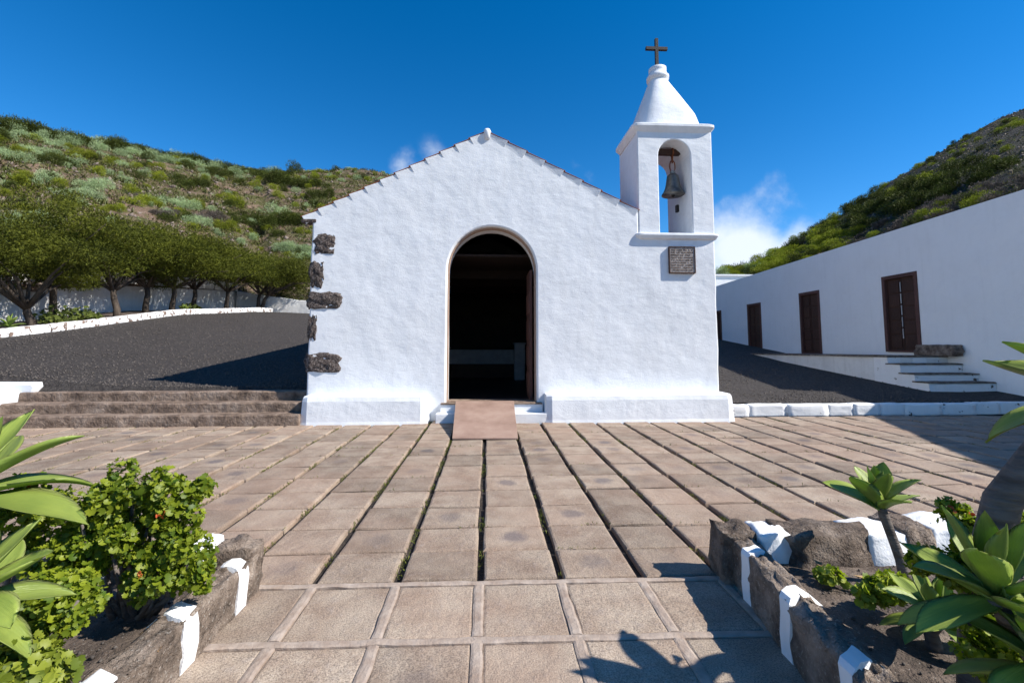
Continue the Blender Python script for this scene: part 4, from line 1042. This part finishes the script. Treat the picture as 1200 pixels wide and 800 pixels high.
# ------------------------------------------------------------------ the two planters
def planter(name, label, xk, ye, height, joints, side, boulders, seed, jw=.036, flare=0.0):
    t = empty(name, (xk, 2, 0), label=label, category='planter')
    ys_ = [ye] + joints + [-.6]
    th_ = .14
    for i in range(len(ys_) - 1):
        y1, y0 = ys_[i], ys_[i + 1]; L = y1 - y0
        me = rough_stone(th_ * 1.05, L * 1.02, height + .06, seed + i, .085, 11, .10, 3.6)
        link_mesh('kerb_stone', me, 'kerb_rock', t, (side * th_ / 2 + flare * ((y0 + y1) / 2 - 2), (y0 + y1) / 2 - 2, (height - .05) / 2), (0, 0, -math.atan(flare)))
    for i, y in enumerate(joints):
        mb = MB(); rings = []
        for k, (dx, z) in enumerate(((-.010, .0), (-.013, height * .35), (-.012, height * .75), (-.006, height - .002), (.014, height + .016), (.06, height + .020), (.11, height + .018), (.15, height + .0), (.16, height - .1))):
            o1 = mnoise.noise(Vector((k * 1.7, i * 3.1, seed))) * .026; o2 = mnoise.noise(Vector((k * 1.3, i * 2.7, seed + 4))) * .026
            sh = .022 * k - .06 if k > 3 else .004 * k
            rings.append([(side * dx, y - jw + o1 + sh, z), (side * dx, y + jw + o2 + sh, z), (side * (dx + .07), y + jw + sh, z - .06), (side * (dx + .07), y - jw + sh, z - .06)])
        mb.rings(rings); o = mb.obj('white_joint', 'white_mortar', t); o.location = (flare * (y - 2), -2, 0)
    for i, (x, y, sx, sy, sz, z, mat) in enumerate(boulders):
        me = rough_stone(sx, sy, sz, seed * 2 + 30 + i, .11 if mat == 'lava_rock' else .06, 8, .30, 2.6)
        link_mesh('boulder' if mat == 'lava_rock' else 'white_stone', me, mat, t, (x - xk, y - 2, z), (0, 0, random.uniform(-.12, .12)))
    return t
planter('planter', 'low stone planter bed with white-painted joints holding the clipped geranium bush', -1.40, 3.02, .215, [2.78, 2.32, 1.84, 1.3, .8, .3], -1,
        [(-1.53, 2.98, .24, .20, .32, .13, 'lava_rock'), (-1.76, 2.98, .20, .24, .30, .15, 'white_mortar'), (-2.02, 2.98, .36, .26, .30, .12, 'lava_rock'), (-2.33, 2.98, .26, .24, .30, .14, 'white_mortar'), (-2.66, 2.98, .40, .28, .30, .13, 'lava_rock'), (-3.0, 2.98, .3, .26, .30, .13, 'white_mortar'), (-3.45, 2.98, .55, .28, .30, .13, 'lava_rock'), (-3.9, 2.98, .3, .26, .30, .13, 'white_mortar'), (-4.4, 2.98, .6, .28, .30, .13, 'lava_rock')], 3, .05)
planter('planter', 'low stone planter bed with white-painted joints holding the agave on a bare stem', 1.41, 3.08, .265, [2.69, 2.23, 1.76, 1.26, .76, .26], 1,
        [(1.60, 3.0, .24, .22, .36, .14, 'lava_rock'), (1.80, 2.95, .20, .24, .33, .165, 'white_mortar'), (2.12, 2.93, .52, .32, .33, .165, 'lava_rock'), (2.48, 2.93, .30, .30, .32, .17, 'white_mortar'), (2.70, 2.95, .22, .3, .36, .17, 'lava_rock'), (2.93, 2.95, .30, .28, .34, .18, 'white_mortar'), (3.25, 2.96, .42, .3, .36, .17, 'lava_rock'), (3.6, 2.96, .3, .28, .34, .17, 'white_mortar'), (4.1, 2.96, .7, .3, .36, .17, 'lava_rock')], 11, .040, .155)
def soil_bed(x0, x1, y0, y1, z, seed, label, flare=0.0):
    mb = MB(); nx, ny = 40, 40
    for i in range(nx + 1):
        for j in range(ny + 1):
            y = y0 + (y1 - y0) * j / ny; xs_ = x0 + flare * (y - 2); x = xs_ + (x1 - xs_) * i / nx
            mb.v.append((x, y, z + .035 * mnoise.noise(Vector((x * 2.2, y * 2.2, seed))) + .012 * mnoise.noise(Vector((x * 9, y * 9, seed)))))
    for i in range(nx):
        for j in range(ny): a = i * (ny + 1) + j; mb.f.append((a, a + ny + 1, a + ny + 2, a + 1))
    mb.obj('planter_soil', 'planter_earth', smooth=True, kind='structure', label=label)
    P = np.array([(random.uniform(x0 + (.17 if flare else 0), x1), random.uniform(y0, y1), z + .006) for _ in range(3000)])
    P[:, 2] = [z + .035 * mnoise.noise(Vector((x * 2.2, y * 2.2, seed))) + .004 for x, y, _ in P]
    V, T, A = scatter(OCT, OCF, rot_mats(len(P)), P, .006 + .022 * RNG.random(len(P)) ** 2)
    setp(link_mesh('soil_pebbles', np_mesh(V, T), 'pebble'), 'small grey pebbles on the ' + label, 'pebbles', kind='stuff')
soil_bed(-5.5, -1.45, -.6, 2.98, .13, 1.1, 'dark earth of the bed with the geranium bush')
soil_bed(1.48, 5.5, -.6, 2.98, .16, 6.1, 'dark earth of the bed with the stemmed agave', .155)

# ------------------------------------------------------------------ agaves: every leaf a part
def leaf_mesh(seed, curl, fold=.30, wid=.40):
    V, Fc, E, A = [], [], [], []; n = 12; m = 7; ang = 0; p = Vector((0, 0, 0)); rnd = random.Random(seed)
    prof = lambda t: (.40 + .60 * math.sin(min(1, t / .55) * math.pi / 2) ** 1.2) if t < .55 else max(.0, math.cos((t - .55) / .45 * math.pi / 2)) ** .85
    for i in range(n + 1):
        t = i / n; w = wid / 2 * prof(t) if i < n else .002
        ang = curl * (t ** 1.6)
        if i: p = p + Vector((math.cos(ang), 0, math.sin(ang))) / n
        nrm = Vector((-math.sin(ang), 0, math.cos(ang)))
        row = []
        for k in range(m):
            s_ = -1 + 2 * k / (m - 1); wav = .012 * math.sin(t * 9 + s_ * 2 + seed) * abs(s_)
            V.append(p + Vector((0, s_ * w, 0)) + nrm * (fold * w * s_ * s_ + wav)); E.append(abs(s_) if t < .96 else 1); A.append(.35 + .3 * t)
        for k in range(1, m - 1):
            s_ = -1 + 2 * k / (m - 1)
            V.append(p + Vector((0, s_ * w * .97, 0)) + nrm * (fold * w * s_ * s_ - (.03 + .03 * (1 - t)) * (1 - s_ * s_) * (.3 + .7 * (1 - t)))); E.append(0); A.append(.2)
    st_ = m + m - 2
    for i in range(n):
        a, c = i * st_, (i + 1) * st_
        for k in range(m - 1): Fc.append((a + k, c + k, c + k + 1, a + k + 1))
        lo_a = [a] + [a + m + k for k in range(m - 2)] + [a + m - 1]; lo_c = [c] + [c + m + k for k in range(m - 2)] + [c + m - 1]
        for k in range(m - 1): Fc.append((lo_a[k], lo_a[k + 1], lo_c[k + 1], lo_c[k]))
    me = mk(V, Fc, True, attrs={'edge': E, 'var': A}); me.materials.append(MATS['agave_leaf']); return me
LEAVES = [leaf_mesh(i, c, f) for i, (c, f) in enumerate(((.35, .45), (-.05, .40), (-.35, .35), (-.7, .28), (.15, .5)))]
def agave(head, label, L, n, base=None, tilt=(0, 0), seed=0, lo=-.25, hi=1.35, tr=.05, wide=1.0, pts=None):
    rnd = random.Random(seed)
    head = Vector(head); base = Vector(base) if base else Vector((head.x, head.y, head.z - .25))
    t = empty('agave', base, label=label, category='agave')
    hd = head - base
    mid = hd * .5 + Vector((rnd.uniform(-.02, .02), rnd.uniform(-.02, .02), 0))
    MB().tube([(0, 0, -.06)] + [Vector(q) for q in pts] + [hd] if pts else [(0, 0, -.06), mid * .5, mid, hd * .85, hd], [tr * 1.15, tr, tr * .95, tr, tr * .7], 10).obj('trunk', 'agave_trunk', t, True)
    T0 = Matrix.Rotation(tilt[0], 4, 'X') @ Matrix.Rotation(tilt[1], 4, 'Y')
    for i in range(n):
        f = i / max(1, n - 1); el = lo + (hi - lo) * f ** 1.1; az = i * 2.39996 + rnd.uniform(-.2, .2)
        ln = L * (1 - .28 * f) * rnd.uniform(.85, 1.1)
        me = LEAVES[1 if f > .65 else rnd.choice((1, 2, 4)) if f > .3 else rnd.choice((2, 3, 2))]
        if f > .8: me = LEAVES[0] if rnd.random() < .4 else LEAVES[4]
        off = Matrix.Translation(Vector((0, 0, (f - .5) * L * .22)))
        mtx = Matrix.Translation(hd) @ T0 @ off @ Matrix.Rotation(az, 4, 'Z') @ Matrix.Rotation(-el, 4, 'Y') @ Matrix.Rotation(rnd.uniform(-.25, .25), 4, 'X') @ Matrix.Scale(ln, 4)
        o = bpy.data.objects.new('leaf', me); COL.objects.link(o); o.parent = t; o.matrix_local = mtx @ Matrix.Diagonal((1, wide * rnd.uniform(.85, 1.1) * (1 if f < .8 else .85), 1, 1))
    return t
hp = px(1031, 590, Y=2.55); bp = px(1062, 662, Y=2.52)
agave(hp, 'small bright agave rosette on a bare curved grey stem', .27, 12, (bp.x, bp.y, .2), (.0, -.05), 4, .42, 1.4, .026, wide=1.35)
agave(px(-36, 570, Y=2.15), 'broad blue-green agave rosette above the geraniums in the left bed', .45, 15, None, (0, .1), 5, -.05, 1.3, .05)
agave(px(-40, 700, Y=1.72), 'yellowish agave rosette low at the outer corner of the geranium bed', .32, 15, None, (0, .12), 6, -.35, 1.3, .05)
agave(px(1168, 700, Y=1.50), 'large blue-green agave among red geraniums in the right bed', .34, 17, (2.0, 1.5, .18), (.05, -.12), 7, -.35, 1.35, .04)
agave(px(1098, 722, Y=2.02), 'small drooping agave under the large one in the right bed', .25, 15, (1.99, 2.03, .15), (.1, -.15), 8, -.35, 1.25, .03)
agave(px(1225, 780, Y=1.40), 'shaded agave at the edge of the right bed', .28, 16, (2.15, 1.38, .18), (0, 0), 9, -.3, 1.2, .04)
agave((2.33, 1.58, 1.33), 'tall agave on a thick leaning grey trunk, its spiky crown shading the path', .44, 18, (1.86, 1.74, .15), (0, .0), 10, -.30, 1.25, .058, pts=((.01, -.02, .38), (.08, -.07, .76), (.27, -.12, 1.02)))
# young agave rosettes by the court kerb
for (u, v, s_) in ((10, 383, .34), (216, 352, .2), (322, 345, .25)):
    p = px(u, v, X=-13.35); p.z = zl(XK, p.y) + .25
    agave(p, 'small bright agave sprouting beside the court kerb under the junipers', s_ * 1.2, 12, (p.x, p.y, p.z - .2), (0, 0), int(u), .1, 1.3, .03)['group'] = 'agaves under the junipers'

# ------------------------------------------------------------------ geraniums and low succulents
def lobed_leaf():
    V = [(0, 0, 0)]; n = 14
    for k in range(n):
        a = -2.6 + 5.2 * k / (n - 1); r_ = .5 * (1 + .09 * math.cos(k * math.pi)) * (1 if 1 < k < n - 2 else .85)
        V.append((.28 + r_ * math.cos(a) * 1.0, r_ * math.sin(a), .16 * (r_ * 2) ** 2 + .03 * math.cos(k * math.pi)))
    V[0] = (.22, 0, .0)
    return V, [(0, k, k + 1) for k in range(1, n)]
LV, LF = lobed_leaf()
def bush(name, base, blobs, n, size, label, mat='geranium_leaf', flowers=0, stems=9, seed=0, cat='geranium'):
    rnd = random.Random(seed); base = Vector(base)
    t = empty(name, base, label=label, category=cat)
    C_ = [Vector(c) for c, r_ in blobs]; R_ = [r_ for c, r_ in blobs]
    pos, fr_, sz = blob_tufts(C_, R_, n, size, outward=1.0, shell=.62)
    k = pos[:, 2] > 0
    d = pos - np.array(C_)[np.argmin(((pos[:, None] - np.array(C_)[None]) ** 2).sum(2), 1)]
    d = d / (np.linalg.norm(d, axis=1)[:, None] + 1e-6)
    # leaf blades face outward and up: local z along the normal
    nrm = d * .75 + np.array([.25, -.1, .55]) + RNG.normal(size=d.shape) * .60; nrm /= np.linalg.norm(nrm, axis=1)[:, None]
    x = np.cross(nrm, RNG.normal(size=d.shape)); x /= np.linalg.norm(x, axis=1)[:, None]; y = np.cross(nrm, x)
    fr2 = np.stack([x, y, nrm], 2)
    V, T, A = scatter(LV, LF, fr2[k], pos[k], sz[k])
    link_mesh('foliage', np_mesh(V, T, smooth=False, attrs={'var': A}), mat, t, kind='stuff')
    mb = MB()
    for i in range(stems):
        q = C_[i % len(C_)] + Vector((rnd.uniform(-.08, .08), rnd.uniform(-.08, .08), 0)); s0 = Vector((q.x * .35 + rnd.uniform(-.05, .05), q.y * .35 + rnd.uniform(-.05, .05), -.03))
        mb.tube([s0, s0.lerp(q, .5) + Vector((rnd.uniform(-.03, .03), rnd.uniform(-.03, .03), -.02)), q], [.013, .010, .006], 6)
    if stems: mb.obj('stems', 'agave_trunk', t, True)
    for i in range(flowers):
        j = rnd.randrange(len(C_)); a = rnd.uniform(-2.6, -.3); r_ = np.atleast_1d(R_[j]); r0 = float(r_[0])
        el = rnd.uniform(.0, .9)
        p = C_[j] + Vector((math.cos(a) * math.cos(el) * r0, math.sin(a) * math.cos(el) * r0, math.sin(el) * r0)) * 1.04
        m_ = 9; P = np.array(p) + RNG.normal(size=(m_, 3)) * .008
        V, T, A = scatter(LV, LF, frames(RNG.normal(size=(m_, 3)) + np.array([0, 0, .8])), P, .013 + .007 * RNG.random(m_))
        link_mesh('flower', np_mesh(V, T, attrs={'var': A}), 'petal', t)
    return t
def blobs_px(lst, Y, base):
    out = []
    for (u, v, r_px, dy) in lst:
        p = px(u, v, Y=Y + dy); out.append((p - Vector(base), np.array([1, 1, .95]) * r_px / ppm(p)))
    return [(c, r_) for c, r_ in out]
def clumps(blobs, n, f, seed):
    """break big blobs up into many small leaf clumps on their surface, with gaps between"""
    rnd = random.Random(seed); out = []
    for i in range(n):
        c, r_ = rnd.choice(blobs); a = rnd.uniform(0, 6.283); z = rnd.uniform(-.6, 1.0); q = math.sqrt(max(0, 1 - z * z))
        k = rnd.uniform(.55, 1.0); out.append((c + Vector((q * math.cos(a) * r_[0], q * math.sin(a) * r_[1], z * r_[2])) * k, r_ * f * rnd.uniform(.7, 1.3)))
    return out
bb = px(158, 690, Y=2.5); bb = Vector((bb.x, 2.5, .18))
bush('geranium_bush', bb, clumps(blobs_px([(150, 585, 38, 0), (200, 590, 36, .02), (125, 600, 32, .05), (175, 625, 40, -.05), (205, 650, 36, -.05), (190, 680, 30, -.1), (225, 672, 20, -.08), (150, 640, 36, .05), (215, 620, 28, 0)], 2.5, bb), 75, .36, 4),
     5200, .031, 'dense yellow-green geranium bush with reddish specks beside the kerb corner', flowers=3, stems=22, seed=1)
bb = Vector((-2.42, 2.35, .18))
bush('geranium_bush', bb, clumps(blobs_px([(30, 600, 32, 0), (65, 610, 34, .03), (85, 635, 30, 0), (40, 640, 36, 0), (100, 660, 26, 0), (70, 670, 30, -.03)], 2.4, bb), 45, .4, 5), 3200, .028, 'lower shaded geranium bush between the two left agaves', flowers=1, stems=8, seed=2)
bb = Vector((-2.05, 2.0, .18))
bush('geranium_bush', bb, blobs_px([(55, 700, 30, 0), (90, 694, 22, .05), (45, 735, 28, 0), (82, 722, 18, 0), (108, 708, 12, .05)], 2.05, bb), 2200, .026, 'trailing geranium growing over the earth under the clipped bush', flowers=0, stems=7, seed=3)
bb = Vector((-1.75, 1.75, .18))
bush('sedum_mound', bb, blobs_px([(20, 785, 34, 0), (50, 790, 26, 0), (-10, 790, 30, 0), (40, 810, 30, 0)], 1.75, bb), 1100, .034, 'small bright green leafy mound at the kerb of the geranium bed', 'sedum_leaf', 0, 0, 4, 'succulent')
bb = Vector((2.3, 1.85, .2))
bush('geranium_bush', bb, clumps(blobs_px([(1120, 602, 14, .05), (1145, 608, 18, .05), (1175, 610, 22, .02), (1120, 640, 20, -.05), (1150, 640, 24, 0), (1190, 625, 26, 0), (1090, 660, 20, -.05), (1120, 672, 22, -.1), (1210, 610, 22, 0)], 1.85, bb), 50, .42, 9), 2600, .026, 'geranium bush with orange-red flowers behind the large right agave', flowers=9, stems=0, seed=5)
bb = Vector((1.98, 2.22, .2))
bush('sedum_mound', bb, blobs_px([(1030, 692, 15, 0), (1050, 688, 16, .03), (1012, 697, 9, 0)], 2.22, bb), 420, .036, 'low leafy tuft creeping at the foot of the small right agave', 'sedum_leaf', 0, 0, 6, 'succulent')
p = px(973, 674, Z=.22); bb = Vector((p.x, p.y, .2))
bush('sedum_mound', bb, [(Vector((0, 0, .02)), np.array([.07, .06, .035]))], 130, .036, 'tiny yellow-green seedling tuft alone on the bare earth', 'sedum_leaf', 0, 0, 7, 'succulent')
bb = Vector((2.05, 1.58, .2))
bush('geranium_bush', bb, blobs_px([(1150, 770, 24, .1), (1180, 760, 30, .1), (1205, 790, 34, 0), (1150, 730, 24, .15)], 1.54, bb), 1200, .024, 'shaded geranium growth beneath the large right agave', flowers=0, stems=0, seed=8)
# weeds under the junipers
for i, (u, v, w) in enumerate(((75, 377, 22), (95, 376, 16), (60, 380, 14), (335, 346, 10), (222, 352, 9))):
    p = px(u, v, X=-13.5); z = zl(XK, p.y) + .1; bb = Vector((-13.5, p.y, z)); s_ = w / ppm(bb)
    bush('weed_clump', bb, [(Vector((0, 0, s_ * .4)), np.array([s_, s_, s_ * .6])), (Vector((.1, s_ * .8, s_ * .3)), np.array([s_, s_, s_ * .6]) * .7)], 260, .11, 'dark green weed clump under the junipers behind the court kerb', 'shrub_leaf', 0, 0, 20 + i, 'weeds')['group'] = 'weeds under the junipers'
# fallen leaves
for i, (u, v) in enumerate(((960, 661), (1012, 678), (170, 742), (196, 728), (186, 760))):
    p = px(u, v, Z=.235 if u > 600 else .195)
    V = [(-.03, 0, 0), (0, .014, .008), (.035, 0, .004), (0, -.014, .008), (-.03, 0, -.002), (0, .013, .006), (.035, 0, .002), (0, -.013, .006)]
    o = link_mesh('fallen_leaf', mk(V, [(0, 1, 2), (0, 2, 3), (4, 6, 5), (4, 7, 6)]), 'dry_leaf', None, p, (random.uniform(-.3, .3), random.uniform(-.3, .3), random.uniform(0, 6)), random.uniform(.8, 1.5))
    setp(o, 'dry brown fallen leaf on the dark earth of the planters', 'leaf', 'fallen leaves on the planter earth')
print('shrubs', counts, 'objects', len(bpy.data.objects))
